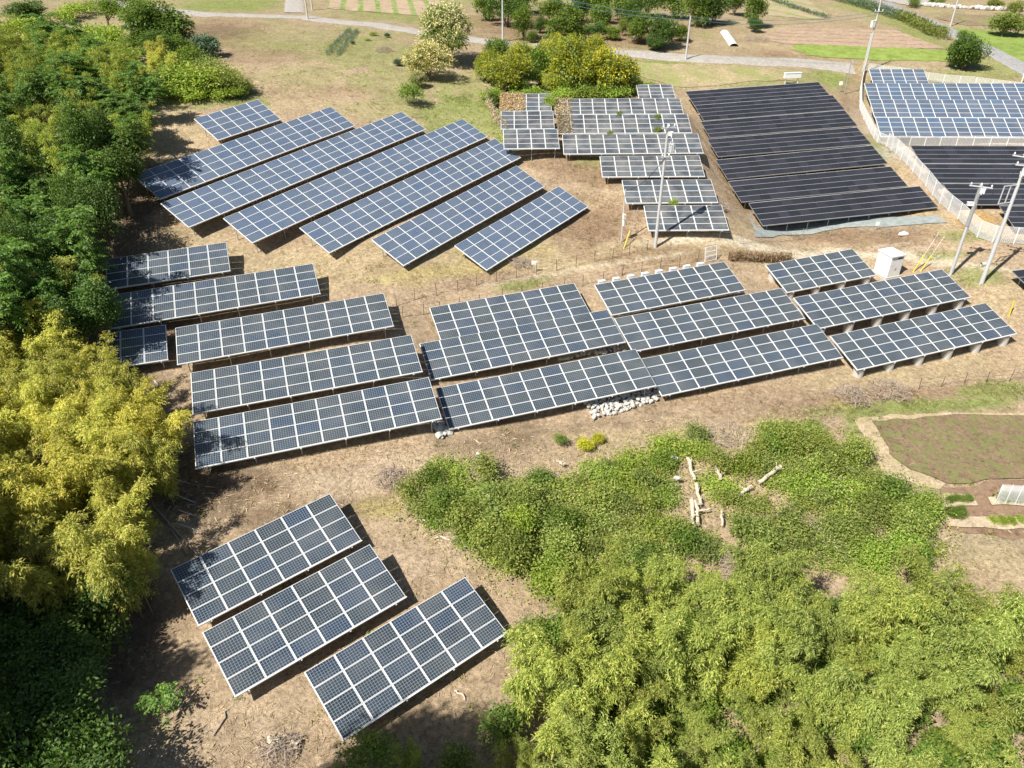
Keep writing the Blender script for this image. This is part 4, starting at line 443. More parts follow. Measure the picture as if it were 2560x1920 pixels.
def field_mat(name, col, col2, scale=1.2, stripes=None):
    m = ground_mat(name, False, col, col2, .6, .9, .7); n = m.node_tree; b = n.nodes['Principled BSDF']
    src = b.inputs['Base Color'].links[0].from_socket; co = coords(n)
    f = ramp(n, noise(n, scale, 5, .65, co), (.44, 0.), (.6, 1.))
    if stripes:
        ang, per, c3, wd = stripes
        sp = node(n, 'ShaderNodeSeparateXYZ'); n.links.new(co, sp.inputs[0])
        q = mth(n, 'ADD', mth(n, 'MULTIPLY', sp.outputs[0], -math.sin(ang)), mth(n, 'MULTIPLY', sp.outputs[1], math.cos(ang)))
        q = mth(n, 'ADD', q, mth(n, 'MULTIPLY', noise(n, .8, 2, .5, co), .25))
        s = mth(n, 'ABSOLUTE', mth(n, 'SUBTRACT', mth(n, 'FRACT', mth(n, 'DIVIDE', q, per)), .5))
        c = mixc(n, ramp(n, s, (.5 - wd, 0.), (.5 - wd * .5, 1.)), src, c3)
    else: c = src
    c = mixc(n, mth(n, 'MULTIPLY', f, .7), c, col2)
    n.links.new(c, b.inputs['Base Color']); return m
PO = LAYOUT['poly']
drape('dry_field', PO['dry_field'], field_mat('dry_field', (.40, .32, .19), (.26, .30, .09), .25), 'strip of dry mown grass between the road and the black panels')
drape('ploughed_field', PO['ploughed_field'], field_mat('ploughed_soil', (.40, .29, .20), (.44, .33, .23), 1., (.02, 2.6, (.27, .19, .13), .16)), 'ploughed brown field with long furrows')
drape('bright_crop_strip', PO['bright_crop_strip'], field_mat('lime_crop', (.22, .30, .06), (.30, .35, .10), .8), 'strip of bright lime green crop in front of ploughed field')
drape('meadow', PO['meadow'], field_mat('meadow_grass', (.20, .28, .06), (.27, .33, .09), .5), 'bright green meadow beside the grey road')
drape('brown_field', PO['brown_field'], field_mat('brown_soil', (.27, .20, .13), (.22, .26, .08), .3), 'brown tilled plot beyond the grey road')
drape('strip_field', PO['strip_field'], field_mat('strip_soil', (.42, .32, .21), (.45, .35, .24), .8, (R(99), 3.4, (.15, .26, .04), .2)), 'field with narrow rows of green crop at the top edge')
drape('far_field', PO['far_field'], field_mat('pale_soil', (.42, .33, .22), (.34, .32, .16), .4, (R(122), 6., (.22, .27, .09), .16)), 'pale field plots at the top edge')
drape('garden_soil', PO['garden_soil'], field_mat('garden_soil', (.26, .17, .11), (.30, .21, .14), 1.), 'bare brown soil of vegetable garden', .05)
drape('sand_path', PO['sand_path'], field_mat('sandy_soil', (.52, .41, .27), (.44, .36, .20), .8), 'pale sandy margin round the brown garden plot', .08)
drape('garden_plot', PO['garden_plot'], field_mat('weedy_soil', (.25, .175, .11), (.19, .215, .07), 1.3), 'brown garden plot speckled with young green weeds', .12)
for k in ('garden_bed', 'garden_bed.001', 'garden_bed.002'):
    drape('garden_bed', PO[k], field_mat('bed_sand', (.56, .45, .31), (.50, .40, .27), 1.), 'pale sandy vegetable bed', .15, .4, .1)
drape('weed_sheet', PO['weed_sheet'], M['sheet'], 'blue green weed control sheet in front of the black panels', .09, .5, .15)
drape('concrete_apron', PO['concrete_apron'], M['asphalt'], 'pale concrete yard at top edge', .09)
ribbon('road', LAYOUT['road'], 4.2, M['asphalt'], 'narrow pale road crossing behind the solar field', .1)
ribbon('grey_road', LAYOUT['road2'], 4.4, M['asphalt_grey'], 'grey asphalt road at the upper right', .1)
ribbon('track', LAYOUT['track'], 4., M['asphalt'], 'concrete ramp joining the road', .08)
# ------------------------------------------------------------------ solar tables
def panel_mesh(name, w, h, fr, cellm, framem, th=.04, inset=.006):
    """aluminium frame ring with a recessed glass face that carries cell coordinates"""
    v = []; f = []; mi = []
    x, y = w / 2, h / 2; xi, yi = x - fr, y - fr
    for (a, b), z in (((x, y), 0), ((xi, yi), 0), ((xi, yi), -inset), ((x, y), -th)):
        v += [(-a, -b, z), (a, -b, z), (a, b, z), (-a, b, z)]
    for k in range(4):
        j = (k + 1) % 4
        f += [(k, j, 4 + j, 4 + k), (4 + k, 4 + j, 8 + j, 8 + k), (12 + k, 12 + j, j, k)]; mi += [0, 0, 0]
    f.append((8, 9, 10, 11)); mi.append(1); f.append((15, 14, 13, 12)); mi.append(0)
    me = bpy.data.meshes.new(name); me.from_pydata(v, [], f)
    me.materials.append(framem); me.materials.append(cellm); me.polygons.foreach_set('material_index', mi)
    uv = me.uv_layers.new(name='UVMap')
    for p in me.polygons:
        for li in p.loop_indices:
            co = me.vertices[me.loops[li].vertex_index].co
            uv.data[li].uv = ((co.x + xi) / (2 * xi), (co.y + yi) / (2 * yi))
    me.update(); return me
_box = {}
def unit_box(mname):
    if mname not in _box:
        b = MB(); b.box((0, 0, 0), (1, 1, 1)); _box[mname] = b.mesh('bar_' + mname, [M[mname]])
    return _box[mname]
_tube = {}
def unit_tube(mname, n=8):
    if (mname, n) not in _tube:
        b = MB(); b.tube([(0, 0, 0), (0, 0, 1)], 1, n); _tube[mname, n] = b.mesh('rod_' + mname, [M[mname]], False)
    return _tube[mname, n]

KIND = {  # panel gap x, gap y, frame width, materials
    'A': (.05, .022, .022, 'cell_blue', 'alu', 'alu'), 'B': (.055, .024, .024, 'cell_slate', 'alu', 'alu'), 'G': (.06, .03, .026, 'cell_grey', 'alu', 'alu'),
    'H': (.012, .03, .008, 'cell_black', 'dark_frame', 'silver'), 'I': (.055, .028, .024, 'cell_sky', 'alu', 'alu')}
for k in 'CDEF': KIND[k] = KIND['B']
KIND['J'] = KIND['H']
PM = {}
TLABEL = {
 'A1': 'short blue solar table five panels wide, farthest left of the blue rows', 'A2': 'long blue solar table with its far left corner in tree shade',
 'A3': 'long blue solar table second in front of the short five wide one', 'A4': 'longest blue solar table, in the middle of the slanted blue rows',
 'A5': 'long blue solar table two rows behind the shortest front blue one', 'A6': 'blue solar table just behind the front blue row by the dry fence',
 'A7': 'front blue solar table ten panels wide nearest the stake fence',
 'B1': 'dark solar table six panels wide, topmost at left beside the trees', 'B2': 'dark solar table in tree shade at its left, second row down on left',
 'B3a': 'small dark solar table three panels wide tucked against the yellow bamboo', 'B3': 'dark solar table beside the small three wide one',
 'B4': 'dark solar table one row behind the lowest long row at left', 'B5': 'lowest long dark solar table at left with tree shade on its left end',
 'C1': 'dark solar table eight wide, uppermost of the middle block', 'C2': 'dark solar table overlapping the uppermost middle one, stones under its right end',
 'C3': 'dark solar table in front middle with a pile of white stones under its right end',
 'D1': 'dark solar table with a row of white boxes along its back edge', 'D2': 'dark solar table just in front of the one with white boxes',
 'D3': 'dark solar table in the front row right of the white stone pile', 'E1': 'small dark solar table six wide next to the white cabinet',
 'E2': 'dark solar table on concrete drums in front of the white cabinet', 'E3': 'dark solar table on concrete drums at the right end of the front row',
 'F1': 'dark solar table with shaded left end, rearmost of the three at the bottom', 'F2': 'dark solar table in the middle of the three at the bottom',
 'F3': 'nearest dark solar table at the bottom, its corner touching green bamboo',
 'G1': 'grey solar table half buried in dry creeper, rear of the narrow four wide ones', 'G2': 'grey solar table four wide, middle of the narrow stack',
 'G3': 'grey solar table four wide, front of the narrow stack beside blue rows', 'G4': 'small grey solar table three wide at the very back beside the black rows',
 'G5': 'wide dusty grey solar table just in front of the small three wide one', 'G6': 'wide grey solar table with weeds poking through near the pole top',
 'G7': 'wide grey solar table ten across, front of the three wide grey ones', 'G8': 'grey solar table seven panels across behind the tall concrete pole',
 'G9': 'grey solar table six panels across with cable passing over it', 'G10': 'grey solar table five panels across with pole shadow on it, nearest grey one',
 'H0': 'black thin film solar table farthest back beside the dry field', 'H1': 'black solar table second from the back, against the farthest one',
 'H2': 'black solar table third from the back in the wide black block', 'H3': 'black solar table fourth from the back with a gap in front',
 'H4': 'black solar table third from the front in the wide black block', 'H5': 'black solar table just behind the front black one',
 'H6': 'front black solar table above the blue green sheet',
 'I1': 'short light blue solar table five wide inside the white mesh fence', 'I2': 'light blue solar table behind two others inside white mesh fence',
 'I3': 'light blue solar table in the middle inside the white mesh fence', 'I4': 'light blue solar table nearest the white mesh fence',
 'J1': 'black solar table right behind the diagonal white fence, below the blue ones', 'J2': 'black solar table second from the blue ones behind diagonal fence',
 'J3': 'black solar table with bare ground in front, behind the diagonal fence', 'J4': 'black solar table behind the right hand utility poles',
 'J5': 'small black solar table cut by the right edge below the poles'}
GRP = {'A': 'slanted rows of blue solar tables', 'G': 'grey solar tables', 'H': 'wide black solar tables', 'I': 'light blue solar tables', 'J': 'black solar tables behind the white fence'}
for k in 'BCDEF': GRP[k] = 'dark slate solar tables'
def rotm(u, w, n): return Matrix(((u.x, w.x, n.x, 0), (u.y, w.y, n.y, 0), (u.z, w.z, n.z, 0), (0, 0, 0, 1)))

def solar_table(nm, C, u, v, n, cp, rp):
    k = nm[0]; gapx, gapy, fr, cellm, framem, railm = KIND[k]
    key = (k if k not in 'CDEFJ' else {'J': 'H'}.get(k, 'B'), round(cp, 3), round(rp, 3))
    if key not in PM: PM[key] = panel_mesh('solar_panel', cp - gapx, rp - gapy, fr, M[cellm], M[framem])
    pm = PM[key]
    u = u.normalized(); up = -(v - u * v.dot(u)).normalized(); nn = u.cross(up).normalized()
    rot = rotm(u, up, nn); L = n * cp; Wd = 4 * rp
    gz = zg(C.x, C.y); az = math.atan2(u.y, u.x)
    root = thing('solar_table', TLABEL[nm], 'solar table', (C.x, C.y, gz), az, GRP[k])
    inv = root.matrix_basis.inverted()
    T = Matrix.Translation(C) @ rot
    def put(name, me, local): return link(name, me, root, inv @ local)
    for i in range(n):
        for j in range(4):
            jit = Matrix.Rotation(random.gauss(0, .0018), 4, 'X') @ Matrix.Rotation(random.gauss(0, .0018), 4, 'Y')
            put('solar_panel', pm, T @ Matrix.Translation(((i + .5) * cp - L / 2, (1.5 - j) * rp, random.gauss(0, .002))) @ jit)
    S = lambda x, y, z: Matrix.Diagonal((x, y, z, 1))
    black = k in 'HJ'
    # rafters under the joints between columns (or silver rails between the rows of black panels)
    if black:
        for j in range(5):
            put('rail', unit_box('silver' if 0 < j else 'steel'), T @ Matrix.Translation((0, (j - 2) * rp, -.012 if 0 < j < 4 else -.05)) @ S(L, .035 if 0 < j < 4 else .06, .03 if 0 < j < 4 else .10))
        for i in range(n + 1):
            put('rafter', unit_box('steel'), T @ Matrix.Translation((i * cp - L / 2 + (.04 if i == 0 else -.04 if i == n else 0), 0, -.10)) @ S(.05, Wd, .09))
    else:
        for i in range(n + 1):
            put('rafter', unit_box('alu_dim'), T @ Matrix.Translation((i * cp - L / 2 + (.03 if i == 0 else -.03 if i == n else 0), 0, -.075)) @ S(.065, Wd + .02, .065))
        put('front_rail', unit_box('alu'), T @ Matrix.Translation((0, -2 * rp - .035, -.055)) @ S(L + .04, .05, .11))
    for yv in (-1.25, 1.25):
        put('purlin', unit_box('steel'), T @ Matrix.Translation((0, yv, -.16)) @ S(L, .07, .09))
    # posts, each down into the ground
    npost = max(2, int(round(L / (2.6 if k in 'HJ' else 3.6))) + 1); e = .7 if n > 4 else .5
    for i in range(npost):
        a = -L / 2 + e + (L - 2 * e) * i / (npost - 1)
        for yv in (-1.55, 1.35):
            top = T @ Vector((a, yv, -.2)); zb = zg(top.x, top.y)
            hgt = max(.15, top.z - zb)
            if k == 'E':
                fh = max(.25, hgt - .12)
                put('concrete_footing', unit_tube('concrete', 20), Matrix.Translation((top.x, top.y, zb - .25)) @ S(.44, .44, fh * .8 + .25))
                put('leg', unit_box('steel'), Matrix.Translation((top.x, top.y, zb + (fh * .8 + hgt) / 2)) @ S(.08, .08, max(.05, hgt - fh * .8)))
            else:
                put('leg', unit_tube('steel'), Matrix.Translation((top.x, top.y, zb - .3)) @ S(.045, .045, hgt + .3))
        if not black:   # the purlin bracket seen poking out below the front rail
            put('bracket', unit_box('alu'), T @ Matrix.Translation((a, -2 * rp - .07, -.12)) @ S(.07, .09, .09))
    return root, T, L
TABS = {nm: solar_table(nm, *t) for nm, t in TB.items()}

# dry creeper over the rear grey table is built with the plants below

# ------------------------------------------------------------------ white mesh fences
_bay = {}
def mesh_bay(h):
    if h not in _bay:
        b = MB()
        for i in range(int(h / .1) + 1): b.box((.5, 0, .06 + i * (h - .1) / int(h / .1)), (1, .018, .024))
        for i in range(12): b.box(((i + .5) / 12, .006, h / 2), (.01, .012, h - .05))
        b.box((.5, 0, h - .02), (1, .03, .035)); _bay[h] = b.mesh('mesh_panel', [M['white']])
    return _bay[h]
def mesh_fence(key, h, label, step=2.0):
    P = np.array(LAYOUT['fence'][key]); seg = np.hypot(*np.diff(P, axis=0).T); Ls = np.r_[0, np.cumsum(seg)]
    n = max(1, int(round(Ls[-1] / step))); t = np.linspace(0, Ls[-1], n + 1)
    X = np.interp(t, Ls, P[:, 0]); Y = np.interp(t, Ls, P[:, 1]); Zz = zt(X, Y)
    root = thing('mesh_fence', label, 'fence', (X[0], Y[0], Zz[0])); inv = root.matrix_basis.inverted()
    for x, y, z in zip(X, Y, Zz):
        link('post', unit_box('white'), root, inv @ Matrix.Translation((x, y, z + h / 2 - .1)) @ Matrix.Diagonal((.07, .07, h + .25, 1)))
    for i in range(n):
        a = Vector((X[i], Y[i], Zz[i] + .05)); d = Vector((X[i + 1], Y[i + 1], Zz[i + 1] + .05)) - a
        az = math.atan2(d.y, d.x); hl = math.hypot(d.x, d.y)
        Mx = Matrix(((d.x, -math.sin(az), 0, a.x), (d.y, math.cos(az), 0, a.y), (d.z, 0, 1, a.z), (0, 0, 0, 1)))
        o = link('mesh_panel', mesh_bay(h), root); o.matrix_basis = Matrix.Translation(inv @ a) @ Matrix.Rotation(math.atan2(d.y, d.x), 4, 'Z') @ Matrix.Rotation(-math.atan2(d.z, hl), 4, 'Y') @ Matrix.Diagonal((d.length, 1, 1, 1))
    return root
mesh_fence('mesh_main', 1.4, 'white mesh fence curving down from the leaning pole beside the light blue panels')
mesh_fence('mesh_diag', 1.75, 'white mesh fence running diagonally between the two black panel blocks')
mesh_fence('mesh_front', 1.2, 'white mesh fence along the front of the light blue panels', 2.0)
mesh_fence('mesh_back', 1.3, 'white mesh fence behind the light blue panels', 2.4)
b = MB(); cw = np.array(LAYOUT['misc']['conc_wall'])
for p, q in zip(cw[:-1], cw[1:]):
    k = 8
    for i in range(k):
        a0 = p + (q - p) * i / k; a1 = p + (q - p) * (i + 1) / k; c = (a0 + a1) / 2; z = zg(c[0], c[1])
        b.box((c[0], c[1], z - .25), (np.hypot(*(a1 - a0)), .18, 1.0), 0, Matrix.Rotation(math.atan2(a1[1] - a0[1], a1[0] - a0[0]), 3, 'Z'))
tag(link('retaining_wall', b.mesh('retaining_wall', [M['concrete']])), 'low concrete retaining wall under the fence of the light blue panels', 'wall')

# ------------------------------------------------------------------ stake and wire fences
def stake_fence(key, h, label, m='rust', rad=.025, wires=(.25, .6, .95), dense=None, lean=None, wm='wire', wr=.009):
    P = LAYOUT['fence'][key]
    if dense:
        A = np.array(P); seg = np.hypot(*np.diff(A, axis=0).T); Ls = np.r_[0, np.cumsum(seg)]; t = np.linspace(0, Ls[-1], max(2, int(Ls[-1] / dense)))
        P = np.stack([np.interp(t, Ls, A[:, 0]), np.interp(t, Ls, A[:, 1])], 1)
    root = thing('stake_fence', label, 'fence', (*P[0], zg(*P[0]))); inv = root.matrix_basis.inverted(); tops = []
    for x, y in P:
        z = zg(x, y); hh = h * random.uniform(.9, 1.08); d = Vector((random.gauss(0, .05), random.gauss(0, .05), 1))
        if lean: d = Vector((lean[0] + random.gauss(0, .1), lean[1], lean[2]))
        d.normalize(); q = Vector((0, 0, 1)).rotation_difference(d).to_matrix().to_4x4()
        link('stake', unit_tube(m, 6), root, inv @ Matrix.Translation((x, y, z - .15)) @ q @ Matrix.Diagonal((rad, rad, hh + .15, 1))); tops.append((Vector((x, y, z)), d, hh))
    b = MB()
    for w in wires:
        for (p0, d0, h0), (p1, d1, h1) in zip(tops[:-1], tops[1:]):
            a = p0 + d0 * h0 * w; c = p1 + d1 * h1 * w; b.tube([a, (a + c) / 2 - Vector((0, 0, .04)), c], wr, 4, 0, False)
    o = link('wire', b.mesh('wire', [M[wm]]), root); o.matrix_basis = inv
    return root
stake_fence('stakes_upper', 1.15, 'rusty stake and wire fence just below the blue solar tables')
stake_fence('stakes_lower', 1.1, 'rusty stake and wire fence just above the dark middle tables')
stake_fence('stakes_south', 1.2, 'rusty stakes leaning above the garden plot at right')
stake_fence('net_left', 1.5, 'dry vine covered net fence left of the narrow grey tables', 'steel', .03, (.15, .3, .45, .6, .75, .9), 1.6)
stake_fence('thin_front', 1.3, 'thin wire fence in front of the blue green sheet', 'steel', .022, (.2, .5, .8, 1.), 2.4, None, 'steel', .006)
stake_fence('net_dry', 1.0, 'dry creeper covered net fence behind the table with white boxes', 'rust', .03, (.2, .4, .6, .8), 1.0)
stake_fence('lean_stakes', 1.6, 'row of leaning pale stakes beside the yellow bamboo', 'steel', .03, (.9,), None, (-.95, .05, .45))

# ------------------------------------------------------------------ utility poles
def utility_pole(key, label, m='pole', r0=.17, r1=.10, parts=(), hmin=0, lean=(0, 0)):
    x, y, h = LAYOUT['poles'][key]; h = max(h, hmin); z = zg(x, y)
    root = thing('utility_pole', label, 'utility pole', (x, y, z))
    root.matrix_basis = Matrix.Translation((x, y, z)) @ Matrix.Rotation(lean[0], 4, 'X') @ Matrix.Rotation(lean[1], 4, 'Y')
    b = MB(); b.tube([(0, 0, -.4), (0, 0, h * .5), (0, 0, h)], [r0, (r0 + r1) / 2, r1], 14); link('pole', b.mesh('pole', [M[m]], False), root)
    return root, h
def crossarm(root, z, az, L=1.8, ins=3, off=.14, name='crossarm'):
    b = MB(); b.box((0, 0, 0), (L, .09, .09)); b.box((0, .1, -.02), (.3, .2, .06))
    Mx = Matrix.Translation((0, 0, z)) @ Matrix.Rotation(az, 4, 'Z') @ Matrix.Translation((0, -off, 0))
    a = link(name, b.mesh(name, [M['pole_steel']]), root, Mx)
    for i in range(ins):
        c = MB(); X = -L / 2 + .12 + (L - .24) * i / max(1, ins - 1)
        c.tube([(0, 0, 0), (0, 0, .08), (0, 0, .1), (0, 0, .18), (0, 0, .2), (0, 0, .26)], [.03, .03, .08, .07, .045, .03], 10)
        o = link('insulator', c.mesh('insulator', [M['porcelain']], False), a, Matrix.Translation((X, 0, .045)))
    return a
def transformer(root, z, az, m='steel'):
    b = MB(); b.tube([(0, 0, 0), (0, 0, .03), (0, 0, .75), (0, 0, .82)], [.24, .27, .27, .2], 18)
    for k in range(10): b.box((.29 * math.cos(k * .628), .29 * math.sin(k * .628), .38), (.05, .012, .6), 0, Matrix.Rotation(k * .628, 3, 'Z'))
    b.box((-.35, 0, .4), (.3, .1, .1)); b.box((-.35, 0, .65), (.3, .1, .08))
    t = link('transformer', b.mesh('transformer', [M['pole_steel']], False), root, Matrix.Translation((0, 0, z)) @ Matrix.Rotation(az, 4, 'Z') @ Matrix.Translation((.55, 0, 0)))
    for dx in (-.1, .1):
        c = MB(); c.tube([(0, 0, 0), (0, 0, .1), (0, 0, .2)], [.05, .07, .03], 8); link('bushing', c.mesh('bushing', [M['porcelain']]), t, Matrix.Translation((dx, 0, .8)))
    return t
def switchbox(root, z, az, size=(.4, .3, .6), m='steel', off=.3):
    b = MB(); b.box((off, 0, 0), size); b.box((off, 0, size[2] / 2 + .02), (size[0] + .06, size[1] + .06, .04)); b.box((off / 2, 0, 0), (off, .06, .06)); b.box((off, -size[1] / 2 - .008, 0), (size[0] * .7, .015, size[2] * .6))
    return link('equipment_box', b.mesh('equipment_box', [M[m]]), root, Matrix.Translation((0, 0, z)) @ Matrix.Rotation(az, 4, 'Z'))
P1, h1 = utility_pole('centre', 'tall concrete utility pole with transformer in front of the grey tables')
crossarm(P1, h1 - .35, R(20), 1.4, 3); transformer(P1, h1 - 2.6, R(10)); switchbox(P1, h1 - .9, R(-25), (.35, .3, .3), 'porcelain'); crossarm(P1, h1 - 3.0, R(15), .9, 2)
b = MB()
for k in range(4): b.tube([(.05, -.12, h1 - .6 - k * .3), (.4, -.2, h1 - 1.0 - k * .3), (.45, -.1, h1 - 1.8)], .012, 5)
link('lead_cable', b.mesh('lead_cable', [M['cable']]), P1)
Psm, hs = utility_pole('small', 'short thin steel pole with meter boxes beside the nearest grey table', 'pole_steel', .07, .055)
switchbox(Psm, 2.75, R(-70), (.34, .22, .45), 'offwhite', .2); switchbox(Psm, 2.1, R(-60), (.3, .2, .5), 'offwhite', .2)
Pa, ha = utility_pole('right_a', 'slim grey pole with wrapped cables, left of the pair near the white fence', 'pole', .15, .09)
crossarm(Pa, ha - .3, R(-25), 1.9, 3); switchbox(Pa, ha - 2.0, R(170), (.7, .28, .28), 'porcelain', .3); switchbox(Pa, ha - .7, R(-30), (.4, .3, .45), 'porcelain', .25); crossarm(Pa, ha - .9, R(70), 1., 2)
b = MB(); b.tube([(.0, 0, ha * .55), (0.0, 0, ha * .98)], .17, 10); b.tube([(.13, -.1, .3), (.12, -.08, ha * .6)], .03, 6)
for k in range(5): b.tube([(.1, -.1, ha - 1 - .25 * k), (-.3 + .1 * k, -.35, ha - 1.5 - .2 * k), (.08, -.12, ha - 2.4 - .2 * k)], .015, 5)
link('wrapped_cable', b.mesh('wrapped_cable', [M['steel']]), Pa)
Pb, hb = utility_pole('right_b', 'tall smooth grey pole with ladder frame, right of the pair near white fence', 'pole_steel', .2, .12)
crossarm(Pb, hb - .3, R(-35), 2.4, 4); crossarm(Pb, hb - 1.0, R(-20), 1.6, 2); crossarm(Pb, hb - 1.9, R(40), 1.0, 3); switchbox(Pb, hb - 1.9, R(60), (.5, .3, .3), 'porcelain')
b = MB()
for z in (8.1, 9.7): b.box((-.75, 0, z), (1.5, .07, .07))
for x in (-1.45, -.75): b.box((x, 0, 8.9), (.07, .07, 1.6))
link('ladder_frame', b.mesh('ladder_frame', [M['pole_steel']]), Pb, Matrix.Rotation(R(15), 4, 'Z'))
Pe, he = utility_pole('enclosure', 'tall leaning pole at the corner of the white mesh fence', 'pole', .17, .1, hmin=12)
switchbox(Pe, 7.4, R(200), (.6, .4, .9), 'porcelain', .45); crossarm(Pe, 9.2, R(10), 1.5, 3)
b = MB(); b.tube([(0, 0, 0), (0, 0, 1)], [.028, .028], 8); o = link('guy_cover', b.mesh('guy_cover', [M['yellow']]), Pe, Matrix.Translation((-1.6, -.6, 0)) @ Matrix.Rotation(R(28), 4, 'Y') @ Matrix.Diagonal((1, 1, 2.6, 1)))
b = MB(); b.tube([(-.22, .05, 0), (-.2, .05, 6)], .11, 10); link('stay_pole', b.mesh('stay_pole', [M['pole']]), Pe)
Pl, hl = utility_pole('lamp', 'thin grey pole with small lamp beside the gap before white mesh fence', 'steel', .07, .06)
b = MB(); b.tube([(0, 0, 0), (.25, 0, .03)], .04, 6); b.tube([(.25, 0, -.08), (.25, 0, .1)], [.16, .1], 12); link('lamp_head', b.mesh('lamp_head', [M['steel']]), Pl, Matrix.Translation((0, 0, hl - .1)))
Pfa, hfa = utility_pole('far_a', 'utility pole beside the road behind the grey tables', hmin=6.4)
Pfb, hfb = utility_pole('far_b', 'utility pole by the road right of the cream flowering trees', hmin=9)
Pfc, hfc = utility_pole('far_c', 'nearer of two utility poles by the ramp at upper left', hmin=9)
Pfd, hfd = utility_pole('far_d', 'farther of two utility poles by the ramp at upper left', hmin=9)
Pfe, hfe = utility_pole('far_e', 'utility pole on the brown field beyond the grey road', hmin=9)
for p_, h_ in ((Pfb, hfb), (Pfc, hfc), (Pfd, hfd), (Pfe, hfe)): crossarm(p_, h_ - .3, R(20), 1.6, 3)

def wire(a, b_, sag, rad, label, m='cable', name='power_line'):
    a = Vector(a); b_ = Vector(b_); pts = []
    for i in range(15):
        t = i / 14; p = a.lerp(b_, t); p.z -= sag * 4 * t * (1 - t); pts.append(p)
    q = MB(); q.tube(pts, rad, 5); return tag(link(name, q.mesh(name, [M[m]])), label, 'cable')
top = lambda p, z: p.matrix_basis @ Vector((0, 0, z))
wire(top(P1, h1 - 3.1), top(Psm, hs - .1), .7, .03, 'black cable sagging from the concrete pole to the short steel pole')
wire(top(Pa, ha - .2), top(Pb, hb - 1.0), .4, .014, 'thin cable linking the pair of poles near the white fence')
wire(top(Pa, ha - 1.2), top(Pb, hb - 1.9), .6, .014, 'lower slack cable linking the pair of poles near white fence')
for k, (dz, s) in enumerate(((0, .9), (.5, 1.0))):
    wire(top(Pfb, hfb - .2 - dz), top(Pfa, hfa - .05 - dz), s, .028, ('upper' if k == 0 else 'lower') + ' blue green overhead line left of the pole behind the grey tables', 'cable_blue')
    wire(top(Pfa, hfa - .05 - dz), top(Pe, 9.2 - dz), s, .028, ('upper' if k == 0 else 'lower') + ' blue green overhead line from the roadside pole to the leaning pole', 'cable_blue')

# ------------------------------------------------------------------ cabinet, boxes, gate, signs
def cabinet():
    x, y = LAYOUT['misc']['cabinet']; z = zg(x + .8, y + .9); az = R(20)
    root = thing('electrical_cabinet', 'white electrical cabinet standing beside the small six wide solar table', 'cabinet', (x, y, z), az)
    W, D, H = 1.55, 1.75, 2.15
    b = MB(); b.box((W / 2, D / 2, H / 2 + .1), (W, D, H)); link('body', b.mesh('body', [M['white']]), root)
    b = MB(); b.box((W / 2, D / 2, .0), (W + .3, D + .3, .3)); link('plinth', b.mesh('plinth', [M['concrete']]), root)
    b = MB(); b.box((W / 2, D / 2 - .03, H + .16), (W + .14, D + .2, .12)); b.box((W / 2, D / 2, H + .24), (W * .8, D * .8, .05)); link('roof', b.mesh('roof', [M['white']]), root)
    for i in (0, 1):
        b = MB(); b.box((W * (.255 + .49 * i), -.012, H * .46 + .1), (W * .46, .025, H * .78)); d = link('door', b.mesh('door', [M['white']]), root)
        b = MB(); b.box((W * (.46 + .08 * i), -.04, H * .45), (.05, .04, .2)); link('handle', b.mesh('handle', [M['steel']]), d)
    b = MB()
    for k in range(4): b.box((W * .72, -.01, H * .90 + k * .045), (W * .36, .03, .025))
    link('vent', b.mesh('vent', [M['dark_frame']]), root)
    b = MB(); b.box((W * .2, -.03, H * .62), (.22, .008, .18)); link('notice_plate', b.mesh('notice_plate', [M['offwhite']]), root)
cabinet()
C_, u_, v_, n_, cp_, rp_ = TB['D1']
b = MB(); b.box((0, 0, 0), (.62, .26, .42)); b.box((0, 0, .225), (.66, .32, .035)); b.box((0, -.14, 0), (.4, .02, .28)); ib = b.mesh('inverter_box', [M['white']])
order = ['leftmost', 'second from left', 'third from left', 'fourth from left', 'fourth from right', 'third from right', 'second from right', 'rightmost']
for i in range(8):
    p = C_ + u_ * (-5.85 + 1.44 * i) - v_ * 2.25; o = link('inverter_box', ib, None, Matrix.Translation((p.x, p.y, p.z - .14)) @ Matrix.Rotation(math.atan2(u_.y, u_.x), 4, 'Z'))
    tag(o, order[i] + ' of the white inverter boxes along the back of the dark table', 'inverter box', 'white inverter boxes behind the dark table')
    q = MB(); q.box((0, 0, -.8), (.05, .05, 1.3)); q.box((0, 0, -.25), (.6, .04, .04)); link('bracket', q.mesh('bracket', [M['steel']]), o)
(a, c) = LAYOUT['misc']['gate']; d = Vector((c[0] - a[0], c[1] - a[1], 0)); L_ = d.length
b = MB()
for t in (0, 1): b.box((t * L_, 0, .75), (.07, .05, 1.5))
for z in (.08, .55, 1.0, 1.47): b.box((L_ / 2, 0, z), (L_, .045, .06))
o = link('gate', b.mesh('gate', [M['white']]), None, Matrix.Translation((a[0], a[1], zg(*a))) @ Matrix.Rotation(math.atan2(d.y, d.x), 4, 'Z') @ Matrix.Rotation(R(-8), 4, 'X'))
tag(o, 'small white frame gate at the end of the stake fence', 'gate')
b = MB()
for i in range(9): b.box((.12 + i * (L_ - .2) / 9, 0, .75), (.012, .012, 1.4))
link('bars', b.mesh('bars', [M['white']]), o)
def sign(x, y, h, w, hh, label, az=0):
    root = thing('sign', label, 'sign', (x, y, zg(x, y)), az); b = MB(); b.tube([(0, .02, -.1), (0, .02, h)], .025, 6); link('post', b.mesh('post', [M['steel']]), root)
    b = MB(); b.box((0, 0, h - hh / 2), (w, .02, hh)); link('board', b.mesh('board', [M['white']]), root)
sign(*LAYOUT['misc']['sign'], 1.25, .5, .42, 'small white notice on the rusty stake fence below the blue tables')
sign(*LAYOUT['misc']['sign2'], 1.0, .42, .4, 'small white notice on thin fence in front of the blue green sheet')
